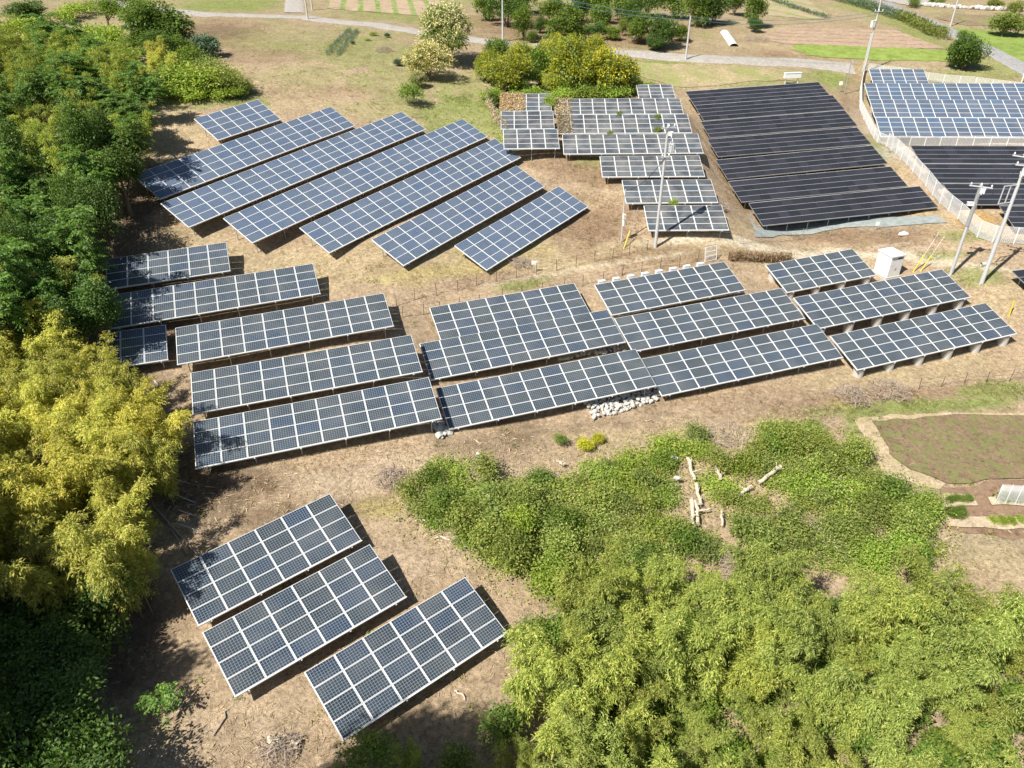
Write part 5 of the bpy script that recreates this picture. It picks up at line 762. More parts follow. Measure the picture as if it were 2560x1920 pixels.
sign(*LAYOUT['misc']['sign3'], 1.6, .55, .55, 'white notice on wire gate behind the corner of the black block')
x, y = LAYOUT['misc']['board']; b = MB(); b.box((0, 0, 1.3), (2.6, .5, .7)); b.box((-1, 0, .5), (.1, .1, 1.2)); b.box((1, 0, .5), (.1, .1, 1.2)); b.box((0, 0, 1.68), (2.7, .6, .06))
tag(link('meter_cabinet', b.mesh('meter_cabinet', [M['white']]), None, Matrix.Translation((x, y, zg(x, y))) @ Matrix.Rotation(R(8), 4, 'Z')), 'long white box behind the farthest black table', 'cabinet')
for i, (p, q) in enumerate(LAYOUT['misc']['guy']):
    a = Vector((*p, zg(*p) - .1)); az = [R(55), R(35), R(35), R(80)][i]; tilt = [R(35), R(38), R(40), R(8)][i]; ll = [2.0, 2.1, 1.9, 1.7][i]
    d = Vector((math.cos(az) * math.sin(tilt), math.sin(az) * math.sin(tilt), math.cos(tilt)))
    b = MB(); b.tube([(0, 0, 0), d * ll], .055, 8)
    o = link('guy_guard', b.mesh('guy_guard', [M['yellow']]), None, Matrix.Translation(a))
    tag(o, ['yellow guy wire cover at the foot of the short steel pole', 'longer yellow guy cover right of the white cabinet', 'shorter yellow guy cover right of the white cabinet', 'yellow marker post below the right hand poles'][i], 'guy guard')
    if i < 3:
        b = MB(); b.tube([d * ll, d * ll * 2.2], .012, 5); link('guy_wire', b.mesh('guy_wire', [M['steel']]), o)
x, y = LAYOUT['misc']['barrel']; b = MB(); b.tube([(0, 0, 0), (.5, .1, 0)], .2, 14, 0, False); b.tube([(0, 0, 0), (.5, .1, 0)], .16, 14, 0, False)
tag(link('pipe', b.mesh('pipe', [M['concrete']]), None, Matrix.Translation((x, y, zg(x, y) + .18))), 'short concrete pipe lying between the two right hand poles', 'pipe')
x, y, z = LAYOUT['misc']['bag']
b = MB(); b.tube([(-.55, 0, .12), (-.4, 0, .2), (0, .05, .24), (.4, 0, .18), (.55, 0, .1)], [.05, .2, .26, .2, .06], 10)
tag(link('sack', b.mesh('sack', [M['white']], True), None, Matrix.Translation((x, y, zg(x, y)))), 'white sack lying in dry weeds below the front black table', 'sack')
x, y = LAYOUT['misc']['redpost']; b = MB(); b.tube([(0, 0, 0), (0, 0, 1.6)], .09, 8); o = link('post', b.mesh('post', [M['white']]), None, Matrix.Translation((x, y, zg(x, y))))
tag(o, 'white post with red top at the right edge by the meadow', 'post'); b = MB(); b.tube([(0, 0, 1.6), (0, 0, 2.1)], .16, 8); link('cap', b.mesh('cap', [simple('red_paint', (.5, .12, .10))]), o)

# ------------------------------------------------------------------ stones
def stone_mesh(seed):
    r = np.random.default_rng(seed); b = MB(); import bmesh
    bm = bmesh.new(); bmesh.ops.create_icosphere(bm, subdivisions=1, radius=1)
    for v in bm.verts: v.co = Vector((v.co.x * 1.15, v.co.y * .9, v.co.z * .75)) * float(r.uniform(.72, 1.15))
    me = bpy.data.meshes.new('stone'); bm.to_mesh(me); bm.free(); me.materials.append(M['stone']); return me
SM = [stone_mesh(i) for i in range(7)]
def inpoly(x, y, P):
    c = False
    for (x1, y1), (x2, y2) in zip(P, P[1:] + P[:1]):
        if (y1 > y) != (y2 > y) and x < (x2 - x1) * (y - y1) / (y2 - y1) + x1: c = not c
    return c
def stone_pile(poly, n, r0, label, lift=.25):
    xs = [p[0] for p in poly]; ys = [p[1] for p in poly]; cx, cy = np.mean(xs), np.mean(ys)
    root = thing('stone_pile', label, 'stone pile', (cx, cy, zg(cx, cy))); inv = root.matrix_basis.inverted(); k = 0; X = []
    while k < n:
        x, y = random.uniform(min(xs), max(xs)), random.uniform(min(ys), max(ys))
        if not inpoly(x, y, poly): k += .02; continue
        X.append((x, y)); k += 1
    Zs = zt(np.array([p[0] for p in X]), np.array([p[1] for p in X]))
    for (x, y), z in zip(X, Zs):
        s = r0 * random.uniform(.65, 1.35)
        link('stone', random.choice(SM), root, inv @ Matrix.Translation((x, y, z + s * .25 + random.uniform(0, lift))) @ Matrix.Rotation(random.uniform(0, 6.3), 4, 'Z') @ Matrix.Rotation(random.uniform(-.6, .6), 4, 'X') @ Matrix.Diagonal((s, s, s, 1)))
stone_pile(LAYOUT['misc']['rock_c3'], 290, .17, 'pile of white stones spilling from under the front middle table')
stone_pile(LAYOUT['misc']['rock_c2'], 150, .22, 'bank of grey white stones under the second middle table', .15)
stone_pile(LAYOUT['misc']['rock_b'], 26, .26, 'few round stones at the corner between lowest left and middle tables', .1)
for i, (x, y, z) in enumerate(LAYOUT['misc']['stones']):
    s = [.33, .25, .2][i]; o = link('rock', SM[i], None, Matrix.Translation((x, y, zg(x, y) + (.55 if i < 2 else .1))) @ Matrix.Diagonal((s, s, s, 1)))
    tag(o, ['larger pale rock in the brambles left of the white logs', 'smaller pale rock in brambles left of the white logs', 'pale stone on bare soil in front of the middle tables'][i], 'rock')
for key, cnt, lab in (('stonewall', 60, 'rough wall of pale boulders at the upper right edge'),):
    P = np.array(LAYOUT['misc'][key]); root = thing('boulder_wall', lab, 'wall', (*P[0], zg(*P[0]))); inv = root.matrix_basis.inverted()
    for i in range(cnt):
        t = i / cnt * (len(P) - 1); k = int(t); q = P[k] + (P[k + 1] - P[k]) * (t - k); s = random.uniform(.45, .8)
        x, y = q[0] + random.gauss(0, .25), q[1] + random.gauss(0, .3)
        link('boulder', random.choice(SM), root, inv @ Matrix.Translation((x, y, zg(x, y) + s * .5)) @ Matrix.Rotation(random.uniform(0, 6), 4, 'Z') @ Matrix.Diagonal((s, s, s, 1)))

# ------------------------------------------------------------------ logs and poles on the ground
LOGL = ['upper length of the long white log lying upright in brambles', 'lower length of the long white log in the brambles', 'thick split white log at the lower left of the fallen logs', 'thin split log beside the thick one in the brambles',
        'broken pale trunk slanting at the right of the bramble clearing', 'short pale log below the slanting trunk', 'small upright log between the long log and slanting trunk', 'thin curved branch across the foot of the logs', 'thin upright branch right of the logs', 'short white offcut at upper left edge of the brambles',
        'long dead bamboo pole lying beside the yellow bamboo', 'short bamboo pole lying against the rear bottom table', 'white stick on the soil left of the lowest long table',
        'cut log end at the bottom edge left of the nearest table', 'second cut log end near the bottom edge', 'small pale log end between two others at bottom edge', 'white stick lying right of the nearest bottom table', 'dark branch on soil left of the nearest table', 'thin twig on soil at lower left',
        'bleached branch under the bushes right of the rear bottom table', 'second bleached branch under the same bushes', 'lower bleached branch beside the bushes']
for i, (a, c, r_) in enumerate(LAYOUT['misc']['logs']):
    up = .45 if i < 10 else .05
    a = Vector((a[0], a[1], zg(a[0], a[1]) + up + r_)); c = Vector((c[0], c[1], zg(c[0], c[1]) + up * .7 + r_)); pts = []; nseg = 6
    for k in range(nseg + 1):
        p = a.lerp(c, k / nseg); j = .0 if i in (10, 11) else .06
        pts.append(p - a + Vector((random.gauss(0, j), random.gauss(0, j), random.gauss(0, j * .4))))
    b = MB(); b.tube(pts, [r_ * random.uniform(.8, 1.15) for _ in pts], 9)
    for k in range(3):
        if r_ > .09: q = pts[random.randint(1, nseg - 1)]; b.tube([q, q + Vector((random.gauss(0, .3), random.gauss(0, .3), .25))], [r_ * .35, r_ * .15], 5)
    tag(link('log', b.mesh('log', [M['deadwood'] if i not in (10, 11, 17, 18) else M['twig']], False), None, Matrix.Translation(a)), LOGL[i], 'log')
# ------------------------------------------------------------------ plants
def unit(a): return a / np.maximum(np.linalg.norm(a, axis=1, keepdims=True), 1e-9)
def leaf_quads(P, D, L, W, droop=.15, r=None, tilt=.55):
    n = len(P); D = unit(D); r = r or rng
    Rv = np.array([0, 0, 1.]) + r.normal(0, tilt, (n, 3)); S = unit(np.cross(D, Rv)); N = np.cross(S, D)
    L = np.broadcast_to(L, n)[:, None] * r.uniform(.7, 1.25, (n, 1)); W = np.broadcast_to(W, n)[:, None] * r.uniform(.8, 1.2, (n, 1))
    mid = P + D * L * .45 + N * L * .06; tip = P + D * L - np.array([0, 0, 1.]) * L * droop
    V = np.stack([P, mid + S * W / 2, tip, mid - S * W / 2], 1).reshape(-1, 3)
    return V, np.arange(4 * n).reshape(n, 4)
def join(parts):
    V = []; F = []; o = 0
    for v, f in parts: V.append(v); F.append(f + o); o += len(v)
    return np.concatenate(V), np.concatenate(F)
def rdir(r, n): return unit(r.normal(0, 1, (n, 3)))

def bamboo_mesh(seed, H=6., ncul=4, spread=.8, leafL=.24, leafW=.055, dens=1., matname='lf_bamboo'):
    r = np.random.default_rng(seed); parts = []; cul = MB()
    for c in range(ncul):
        b0 = np.array([*r.normal(0, spread * .5, 2), 0.]); az = r.uniform(0, 6.283); h = H * r.uniform(.75, 1.05); ln = r.uniform(.12, .42)
        d = np.array([math.cos(az), math.sin(az), 0])
        pos = lambda t: b0 + d * (ln * h * t ** 2.3) + np.array([0, 0, 1.]) * h * (t - .16 * ln * 2 * t ** 4)
        cul.tube([pos(t) for t in np.linspace(0, 1, 7)], list(np.linspace(.035, .006, 7)), 5, 0, False)
        for t in r.uniform(.22, 1., int(30 * dens)):
            p = pos(t); bl = (.45 + .75 * (1 - abs(t - .55))) * h / 7
            for k in range(2):
                a = r.uniform(0, 6.283); bd = np.array([math.cos(a), math.sin(a), r.uniform(.1, .9)]); bd /= np.linalg.norm(bd); bd = bd * .8 + d * .35 * t
                m = int(20 * dens); s = r.uniform(.15, 1., m)[:, None]
                P = p + bd * bl * s - np.array([0, 0, 1.]) * (s ** 2) * bl * .35 + r.normal(0, .07, (m, 3))
                D = bd * .8 + r.normal(0, .55, (m, 3)) + np.array([0, 0, -.45])
                parts.append(leaf_quads(P, D, leafL, leafW, .2, r, .38))
    V, F = join(parts)
    return mesh_np('foliage', V, F, [M[matname]]), cul.mesh('culms', [M['culm']])

def pinnate_mesh(seed, H=6., nst=7, W=2.6, frond=.9, matname='lf_pinnate'):
    r = np.random.default_rng(seed); parts = []; tr = MB()
    for c in range(nst):
        az = r.uniform(0, 6.283); rad = W * .5 * math.sqrt(r.uniform(.02, 1)); h = H * r.uniform(.6, 1.0); top_ = np.array([math.cos(az) * rad, math.sin(az) * rad, h])
        s0 = np.array([0, 0, H * r.uniform(.05, .3)])
        tr.tube([s0, s0 * .5 + top_ * .5 + np.array([0, 0, -.2]), top_], [.06, .045, .02], 6, 0, False)
        for lv in range(3):
            pc = top_ * (1 - .12 * lv) if lv == 0 else top_ + (s0 - top_) * (.12 * lv) 
            for k in range(9):
                a = r.uniform(0, 6.283); el = r.uniform(.0, .8) - .2 * lv; fl = frond * r.uniform(.7, 1.2)
                bd = np.array([math.cos(a) * math.cos(el), math.sin(a) * math.cos(el), math.sin(el)]); sd = np.array([-math.sin(a), math.cos(a), 0])
                m = 11; s = np.linspace(.15, 1, m)
                ax = pc + bd * fl * s[:, None] - np.array([0, 0, 1.]) * (s[:, None] ** 2) * fl * .4
                for sg in (-1, 1):
                    D = sd * sg + bd * .45 + r.normal(0, .12, (m, 3)) + np.array([0, 0, -.2])
                    parts.append(leaf_quads(ax, D, .24 * fl * (1.2 - s * .5), .085 * fl, .15, r))
    tr.tube([(0, 0, -.2), (0, 0, H * .3)], [.11, .07], 8)
    V, F = join(parts)
    return mesh_np('foliage', V, F, [M[matname]]), tr.mesh('trunk', [M['bark']])

def crown_mesh(seed, W, H, base=.25, nl=9, sprays=420, per=10, leafL=.2, leafW=.1, matname='lf_mid', blossom=None, nb=0, spray_r=.2, trunk=True, low=-.75, up=0.):
    r = np.random.default_rng(seed); tr = MB(); parts = []; bl = []
    zc = H * (base + (1 - base) * .5); rx = W / 2; rz = H * (1 - base) / 2
    lob = []
    for i in range(nl):
        d = rdir(r, 1)[0]; q = r.uniform(.35, .72); lr = r.uniform(.32, .5)
        c = np.array([d[0] * rx * q, d[1] * rx * q, zc + max(d[2], low) * rz * q]); lob.append((c, lr))
    lob.append((np.array([0, 0, zc]), .55))
    for c, lr in lob:
        n = int(sprays * lr / (.42 * (nl + 1)))
        o = rdir(r, n); o = o[o[:, 2] > low]; n = len(o)
        rad = r.uniform(.72, 1.08, (n, 1)) * lr
        P0 = c + o * rad * np.array([rx, rx, rz]) * 1.0
        P0[:, 2] = np.maximum(P0[:, 2], H * base * .3 + .03)
        P = np.repeat(P0, per, 0) + r.normal(0, spray_r, (n * per, 3)); O = np.repeat(o, per, 0)
        D = O * .6 + r.normal(0, .6, (n * per, 3)) + np.array([0, 0, -.15 + up])
        parts.append(leaf_quads(P, D, leafL, leafW, .12, r))
        if blossom:
            m = int(nb * lr / (.42 * (nl + 1))); o2 = rdir(r, m); o2 = o2[o2[:, 2] > -.45]
            P2 = c + o2 * lr * r.uniform(.98, 1.14, (len(o2), 1)) * np.array([rx, rx, rz])
            P2 = np.repeat(P2, 7, 0) + r.normal(0, spray_r * .7, (len(o2) * 7, 3)); O2 = np.repeat(o2, 7, 0)
            bl.append(leaf_quads(P2, O2 * .5 + r.normal(0, .6, P2.shape) + np.array([0, 0, .25]), leafL * 1.25, leafW * .9, .3, r))
        if trunk and lr < .55: tr.tube([(0, 0, H * base * .6), tuple(c * np.array([.5, .5, .55]) + np.array([0, 0, H * base * .2])), tuple(c)], [.05 * H / 5, .035 * H / 5, .012], 5, 0, False)
    if trunk: tr.tube([(0, 0, -.3), (.03, 0, H * base * .5), (0, .03, H * base + .1 * H)], [.035 * H, .028 * H, .018 * H], 8, 0, False)
    V, F = join(parts); out = [mesh_np('crown', V, F, [M[matname]]), tr.mesh('trunk', [M['bark']]) if trunk else None]
    if blossom: V, F = join(bl); out.append(mesh_np('blossom', V, F, [M[blossom]]))
    return out

def plant(name, meshes, label, cat, x, y, sx, sz, group=None, rz=None, names=('foliage', 'trunk', 'blossom')):
    rz = random.uniform(0, 6.283) if rz is None else rz
    root = thing(name, label, cat, (x, y, zg(x, y) - .03), rz, group)
    for nm, me in zip(names, meshes):
        if me is not None: link(nm, me, root, Matrix.Diagonal((sx, sx, sz, 1)))
    return root
def single(name, me, label, cat, x, y, sx, sz, group=None, dz=0.):
    o = link(name, me, None, Matrix.Translation((x, y, zg(x, y) - .03 + dz)) @ Matrix.Rotation(random.uniform(0, 6.283), 4, 'Z') @ Matrix.Diagonal((sx, sx, sz, 1)))
    return tag(o, label, cat, group)

BAM = {'bamboo': [bamboo_mesh(100 + i, 6., 5, 1.0, .2, .045, 1.25) for i in range(4)],
       'bamboo_yellow': [bamboo_mesh(200 + i, 6.5, 6, 1.0, .19, .042, 1.4, 'lf_bamboo_yellow') for i in range(5)],
       'bamboo_green': [bamboo_mesh(300 + i, 5.5, 7, 1.2, .18, .042, 1.35, 'lf_bamboo_green') for i in range(6)]}
PIN = [pinnate_mesh(400 + i, 6.5, 8, 3., 1.25) for i in range(4)]
BROAD = [crown_mesh(500 + i, 3.4, 7., .3, 10, 620, 10, .2, .1, 'lf_dark') for i in range(3)]
BUSHM = [crown_mesh(520 + i, 2.6, 2.2, .02, 8, 300, 9, .17, .085, 'lf_mid', trunk=False, low=-.2)[0] for i in range(3)]
DKB = [crown_mesh(860 + i, 2.8, 2.2, .02, 8, 300, 9, .2, .1, 'lf_dark', trunk=False, low=-.2)[0] for i in range(2)]  # leaf colour darkened to deepen the shade in the lower left corner
BRAM = [crown_mesh(540 + i, (2.2, 2.8, 1.8)[i % 3], (1.1, .8, 1.3)[i % 3], .0, (9, 14, 7)[i % 3], (300, 380, 240)[i % 3], 8, .16, .085, ('lf_bramble', 'lf_bright', 'lf_bramble', 'lf_mid', 'lf_bramble', 'lf_pale')[i % 6], trunk=False, low=-.15, spray_r=.24)[0] for i in range(9)]
LOWS_ = [crown_mesh(850 + i, 2.8, 1.5, .0, 8, 260, 9, .2, .1, 'lf_bright', trunk=False, low=-.2)[0] for i in range(2)]
THIC = [crown_mesh(560 + i, 2.6, 2.4, .0, 10, 430, 10, .17, .09, ('lf_bright', 'lf_bramble', 'lf_pale', 'lf_mid')[i % 4], trunk=False, low=-.3, spray_r=.28)[0] for i in range(6)]

LF = {'bamboo': ('green bamboo clump among the dark trees along the left edge', 'bamboo', 'green bamboo clumps along the left edge'),
      'bamboo_yellow': ('yellow green bamboo clump in the sunlit grove at the left edge', 'bamboo', 'yellow bamboo clumps at the left edge'),
      'ailanthus': ('dark green tree with whorls of feathery compound leaves at the left edge', 'tree', 'feathery leaved trees along the left edge'),
      'broad': ('dark leafy tree in the wood along the left edge', 'tree', 'dark leafy trees along the left edge'),
      'bush': ('leafy bush with leaves darkened for shade at the foot of the trees along the left edge', 'bush', 'bushes under the left wood')}
for k, x, y, h in LAYOUT['forest_left']:
    if k in BAM: ms = random.choice(BAM[k]); plant('bamboo', ms, LF[k][0], LF[k][1], x, y, h / 6. * random.uniform(.9, 1.15), h / 6., LF[k][2], None, ('foliage', 'culms'))
    elif k == 'ailanthus': plant('feathery_tree', random.choice(PIN), LF[k][0], LF[k][1], x, y, random.uniform(.9, 1.2), h / 6.5, LF[k][2])
    elif k == 'broad': plant('leafy_tree', random.choice(BROAD), LF[k][0], LF[k][1], x, y, random.uniform(.85, 1.2) * (1.35 if h > 12 else 1), h / 7., LF[k][2], None, ('crown', 'trunk'))  # in the lower left corner the dark leaf colour also paints in shade
    elif k == 'darkbush': single('bush', random.choice(DKB), LF['bush'][0], 'bush', x, y, 1.15, h / 2.2, LF['bush'][2])
    elif k == 'bushlight': single('low_shrub', random.choice(LOWS_), 'low light green shrub between the wood and the blue tables', 'shrub', x, y, 1., h / 1.5, 'low shrubs by the blue tables')
    else: single('bush', random.choice(BUSHM), LF[k][0], LF[k][1], x, y, 1.1, h / 2.2, LF[k][2])
for k, x, y, h in LAYOUT['forest_right']:
    if k == 'bushgap': single('bush', random.choice(BUSHM), 'dark green bush in a hollow between the green bamboo clumps', 'bush', x, y, 1.1, h / 2.2, 'bushes between bamboo clumps')
    elif k == 'bush': single('bush', random.choice(BUSHM), 'dark green bush in shade below the nearest table', 'bush', x, y, random.uniform(.8, 1.1), h / 2.2, 'bushes along the bottom edge')
    else: plant('bamboo', random.choice(BAM['bamboo_green']), 'light green bamboo clump in the thick grove at the lower right', 'bamboo', x, y, h / 5.5 * random.uniform(.85, 1.1), h / 5.5, 'green bamboo clumps at the lower right', None, ('foliage', 'culms'))
for k, x, y, h in LAYOUT['bramble']:
    if k == 'bramble': single('bramble', random.choice(BRAM), 'low bright green bramble mound on the rough ground right of the bottom tables', 'bramble', x, y, random.uniform(.85, 1.25), h / 1.1, 'bramble mounds on the rough ground')
    else: single('thicket_bush', random.choice(THIC), 'taller bright green bush standing among the low brambles', 'bush', x, y, random.uniform(.85, 1.15), h / 2.4, 'taller bushes among the brambles')

# tall trees beside the site that throw the shade along the lower left and the bottom edge
TALL = [crown_mesh(600 + i, 5.5, 22., .6, 12, 800, 10, .5, .25, 'lf_dark', spray_r=.5) for i in range(2)]
SIDE = [crown_mesh(610 + i, 5.5, 14., .25, 12, 900, 10, .45, .2, 'lf_dark', spray_r=.4) for i in range(2)]
for i, (x, y, h) in enumerate(((-17.5, 9, 27), (-19.3, 9, 26), (-20.5, 6.8, 26), (-16, 7, 28), (-30.5, 18, 19.9), (-32, 22, 19.9), (-33, 26, 18), (-35, 30, 16), (-31.8, 15, 19.9), (-34, 18, 19.9), (-36, 24, 18), (-37, 33, 14), (-33.5, 12.5, 19.9), (-30, 20, 17), (-33, 29, 15), (-28.6, 15.8, 19.9), (-27.8, 18, 16))):
    plant('tall_tree', (TALL if h > 20 else SIDE)[i % 2], 'tall dark tree left of the site, beyond the lower left corner of the photo', 'tree', x, y, .62 if h > 20 else .95, h / (22. if h > 20 else 14.), 'tall trees beyond the lower left corner', None, ('crown', 'trunk'))

# --- single trees and shrubs
FLOW = [crown_mesh(700 + i, 7., 6.5, .12, 12, 620, 10, .3, .13, 'lf_mid', 'lf_cream', 900, .26) for i in range(2)]
MASSG = [crown_mesh(720 + i, 5., 4.6, .05, 11, 620, 10, .26, .14, 'lf_mid') for i in range(2)]
MASSY = [crown_mesh(740 + i, 6., 5.5, .02, 14, 700, 10, .28, .15, 'lf_pale', 'lf_yellow', 750, .3) for i in range(3)]
FART = [crown_mesh(760 + i, 5., 5.5, .04, 10, 520, 10, .3, .15, 'lf_dark') for i in range(3)]
FARM = [crown_mesh(770 + i, 5., 5.5, .03, 10, 520, 10, .3, .15, 'lf_mid') for i in range(3)]
CONI = [crown_mesh(780 + i, 3.6, 5.5, .04, 12, 520, 10, .26, .1, 'lf_mid', up=.3) for i in range(2)]
ORCH = [crown_mesh(790 + i, 4.6, 4.6, .38, 9, 300, 10, .28, .14, 'lf_mid', spray_r=.3) for i in range(2)]
PALE = [crown_mesh(800 + i, 3.5, 3.8, .12, 9, 420, 10, .24, .12, 'lf_pale') for i in range(2)]
ROUND = [crown_mesh(810, 5.2, 5.2, .06, 16, 900, 10, .3, .16, 'lf_dark', spray_r=.22)]
DARK = [crown_mesh(820 + i, 5., 7., .02, 12, 700, 10, .28, .14, 'lf_dark' if i else 'lf_mid') for i in range(2)]
BLUEB = [crown_mesh(830, 2.8, 2.8, .05, 9, 360, 10, .26, .12, 'lf_blue', trunk=False)[0]]
YELB = [crown_mesh(835, 2.4, 2., .05, 8, 300, 9, .2, .1, 'lf_yellow', trunk=False)[0]]
LOWS = [crown_mesh(840 + i, 2.8, 1.5, .0, 8, 260, 9, .2, .1, 'lf_bright', trunk=False, low=-.2)[0] for i in range(3)]
cnt = {}
LAB = {
 'flower': ['large tree covered in cream blossom beside the road', 'medium cream blossomed tree in front of the large one', 'small cream blossomed shrub at the foot of the medium one'],
 'mass_yellow': ['yellow flushed bush at the left of the big green clump', 'tall yellow topped bush in the middle of the big green clump', 'yellow green bush with grey vines at the right of the big clump'],
 'mass_green': ['green bush at the upper left of the big clump behind the grey tables', 'green bush between the two yellow bushes of the big clump', 'low green bush in front of the left yellow bush', 'low green bush beside the narrow stack of grey tables'],
 'round_tree': ['dark round tree standing on grass right of the light blue panels'], 'blue_shrub': ['blue green shrub on the dry slope at upper left'],
 'yellow_shrub': ['small yellow shrub among dark bushes at the upper left'], 'bush': ['bright green bush on the slope below the cream blossomed trees'],
 'far_conifer': ['upright conical evergreen beside the road', 'small evergreen at the foot of the conical one']}
SPEC = {'flower': (FLOW, 7., 6.5, 'flowering_tree', 'tree'), 'mass_green': (MASSG, 5., 4.6, 'large_bush', 'bush'), 'mass_lime': (MASSY, 6., 5.5, 'yellow_bush', 'bush'), 'mass_yellow': (MASSY, 6., 5.5, 'yellow_bush', 'bush'),
        'far_conifer': (CONI, 3.6, 5.5, 'evergreen', 'tree'), 'round_tree': (ROUND, 5.2, 5.2, 'round_tree', 'tree'), 'pale_tree': (PALE, 3.5, 3.8, 'pale_tree', 'tree'),
        'orchard_tree': (ORCH, 4.6, 4.6, 'orchard_tree', 'tree'), 'dark_tree': (DARK, 5., 7., 'vine_covered_tree', 'tree')}
for k, x, y, w, h in LAYOUT['veg']:
    i = cnt.get(k, 0); cnt[k] = i + 1
    lab = LAB[k][i] if k in LAB else None
    if k in SPEC:
        ms, W0, H0, nm, cat = SPEC[k]; me3 = ms[i % len(ms)]
        l2 = lab or {'mass_lime': 'lime green bush filling the big clump behind the grey tables', 'pale_tree': 'pale green small tree beside the boulder wall at upper right', 'orchard_tree': 'small open crowned tree by the road at the upper left', 'dark_tree': 'dark tree hung with vines at the upper left'}[k]
        plant(nm, me3, l2, cat, x, y, w / W0 * 1.05, h / H0, None if lab else {'mass_lime': 'lime bushes of the big clump', 'pale_tree': 'pale trees at the upper right', 'orchard_tree': 'small trees by the upper left road', 'dark_tree': 'vine hung trees at the upper left'}[k], None, ('crown', 'trunk', 'blossom'))
    elif k == 'far_tree':
        ms = (FARM if i % 2 == 0 else FART)[i % 3]
        if i == 3: ms = PALE[0]
        plant('roadside_tree', ms, 'green tree in the grove beyond the road at the top', 'tree', x, y, w / 5. * 1.08, h / 5.5, 'trees in the grove beyond the road', None, ('crown', 'trunk'))
    elif k == 'bamboo': plant('bamboo', random.choice(BAM['bamboo_yellow']), 'light bamboo spray beside the vine hung tree at the upper left', 'bamboo', x, y, .75, h / 6.5, 'bamboo sprays at the upper left', None, ('foliage', 'culms'))
    elif k == 'sapling_tall': plant('feathery_sapling', pinnate_mesh(450, 4.6, 4, 1.8, .8), 'lone sapling with pale trunk and feathery leaves in shade at lower left', 'sapling', x, y, 1, 1)
    elif k == 'sapling_palm':
        plant('feathery_sapling', pinnate_mesh(455, 2.4, 1, .1, 1.1), 'palm like sapling whose star shaped shadow falls on bare soil at lower left', 'sapling', x, y, 1, 1)
    else:
        T_ = {'bush': (BUSHM, 2.6, 2.2, 'bush', lab), 'mass_vine': (LOWS, 2.8, 1.5, 'creeper_mound', 'low green creeper mound at the foot of the big yellow green bushes'), 'small_bush': (BUSHM, 2.6, 2.2, 'bush', 'small round bush at the upper right'),
              'hedge': (LOWS, 2.8, 1.5, 'hedge_bush', 'clipped bright green hedge bush at the upper left'), 'blue_shrub': (BLUEB, 2.8, 2.8, 'shrub', lab), 'dark_shrub': (THIC, 2.6, 2.4, 'shrub', 'dark green shrub below the vine hung tree at upper left'),
              'yellow_shrub': (YELB, 2.4, 2., 'shrub', lab), 'low_shrub': (LOWS, 2.8, 1.5, 'low_shrub', 'low light green shrub between the wood and the blue tables'),
              'weed_plant': (BUSHM, 2.6, 2.2, 'weed', 'tall green weed on soil in front of the white stones'), 'weed_plant_yellow': (YELB, 2.4, 2., 'weed', 'yellow flowering weed at the upper edge of the brambles')}[k]
        ms, W0, H0, nm, l2 = T_; g_ = None if lab or k == 'weed_plant' else {'mass_vine': 'creeper mounds behind the grey tables', 'small_bush': 'small bushes at the upper right', 'hedge': 'clipped hedge', 'dark_shrub': 'dark shrubs at upper left', 'low_shrub': 'low shrubs by the blue tables', 'weed_plant_yellow': 'yellow weeds'}[k]
        single(nm, ms[i % len(ms)], l2, 'shrub' if 'shrub' in nm else nm.split('_')[-1], x, y, w / W0 * 1.1, h / H0, g_)

# --- brush piles of dead twigs
def brush(x, y, rad, label, n=170):
    b = MB(); r = np.random.default_rng(int(abs(x * 100 + y)))
    for _ in range(n):
        a = r.uniform(0, 6.28); q = rad * math.sqrt(r.uniform(0, 1)) * .8; p = Vector((q * math.cos(a), q * math.sin(a), r.uniform(.05, .6) * (1 - q / rad) * 1.2 + .05))
        d = Vector((r.normal(), r.normal(), r.normal(0, .35))).normalized() * r.uniform(.4, 1.3); w = r.uniform(.008, .022)
        b.tube([p - d / 2, p + Vector((r.normal(0, .06), r.normal(0, .06), .08)), p + d / 2], [w, w, w * .5], 3, 0, False)
    tag(link('brush_pile', b.mesh('brush_pile', [M['twig']]), None, Matrix.Translation((x, y, zg(x, y)))), label, 'brush pile')
BL = ['grey heap of dead twigs at the top of the brambles', 'tangle of bare grey branches at right end of the brambles', 'dead twigs at the foot of the fallen logs', 'dead branches between brambles and lower right bamboo', 'dead twigs in the right hand brambles',
      'dry twigs at upper left corner of the bushes', 'heap of dry brown stalks beside the cream blossomed trees', 'pile of dry stalks beside the furrowed field', 'dry twigs at the bottom edge below the bottom tables', 'right half of the dry bramble roll above garden plot', 'left half of the dry bramble roll above garden plot', 'dry weeds by the upper stake fence', 'dry weeds left of the front black table']
for (x, y, rr), l in zip(LAYOUT['misc']['brush'], BL): brush(x, y, rr, l, int(60 + 60 * rr))

# --- dry creeper on the rear grey tables and the net fences
def creeper(tab_, x0, x1, n, label):
    root, T, L = TABS[tab_]; r = np.random.default_rng(len(label)); T3 = np.array(T)
    a = r.uniform(x0, x1, n) ; a = np.where(r.uniform(0, 1, n) < .6, x0 + (x1 - x0) * r.uniform(0, 1, n) ** 2, a)
    P = np.stack([a, r.uniform(-2., 2.05, n), r.uniform(.0, .14, n)], 1) @ T3[:3, :3].T + T3[:3, 3]
    D = r.normal(0, 1, (n, 3)) * np.array([1, 1, .35]) ; V, F = leaf_quads(P, D, .3, .06, .02, r)
    o = tag(link('dry_creeper', mesh_np('dry_creeper', V, F, [M['straw']])), label, 'creeper')
creeper('G1', -3.2, -.2, 3500, 'dry grey creeper covering the left half of the rear narrow grey table')
creeper('G5', -8.0, -6., 1500, 'dry creeper over the left end of the wide dusty grey table')
creeper('G6', -8.0, -6.3, 1500, 'dry creeper over left end of the second wide grey table')
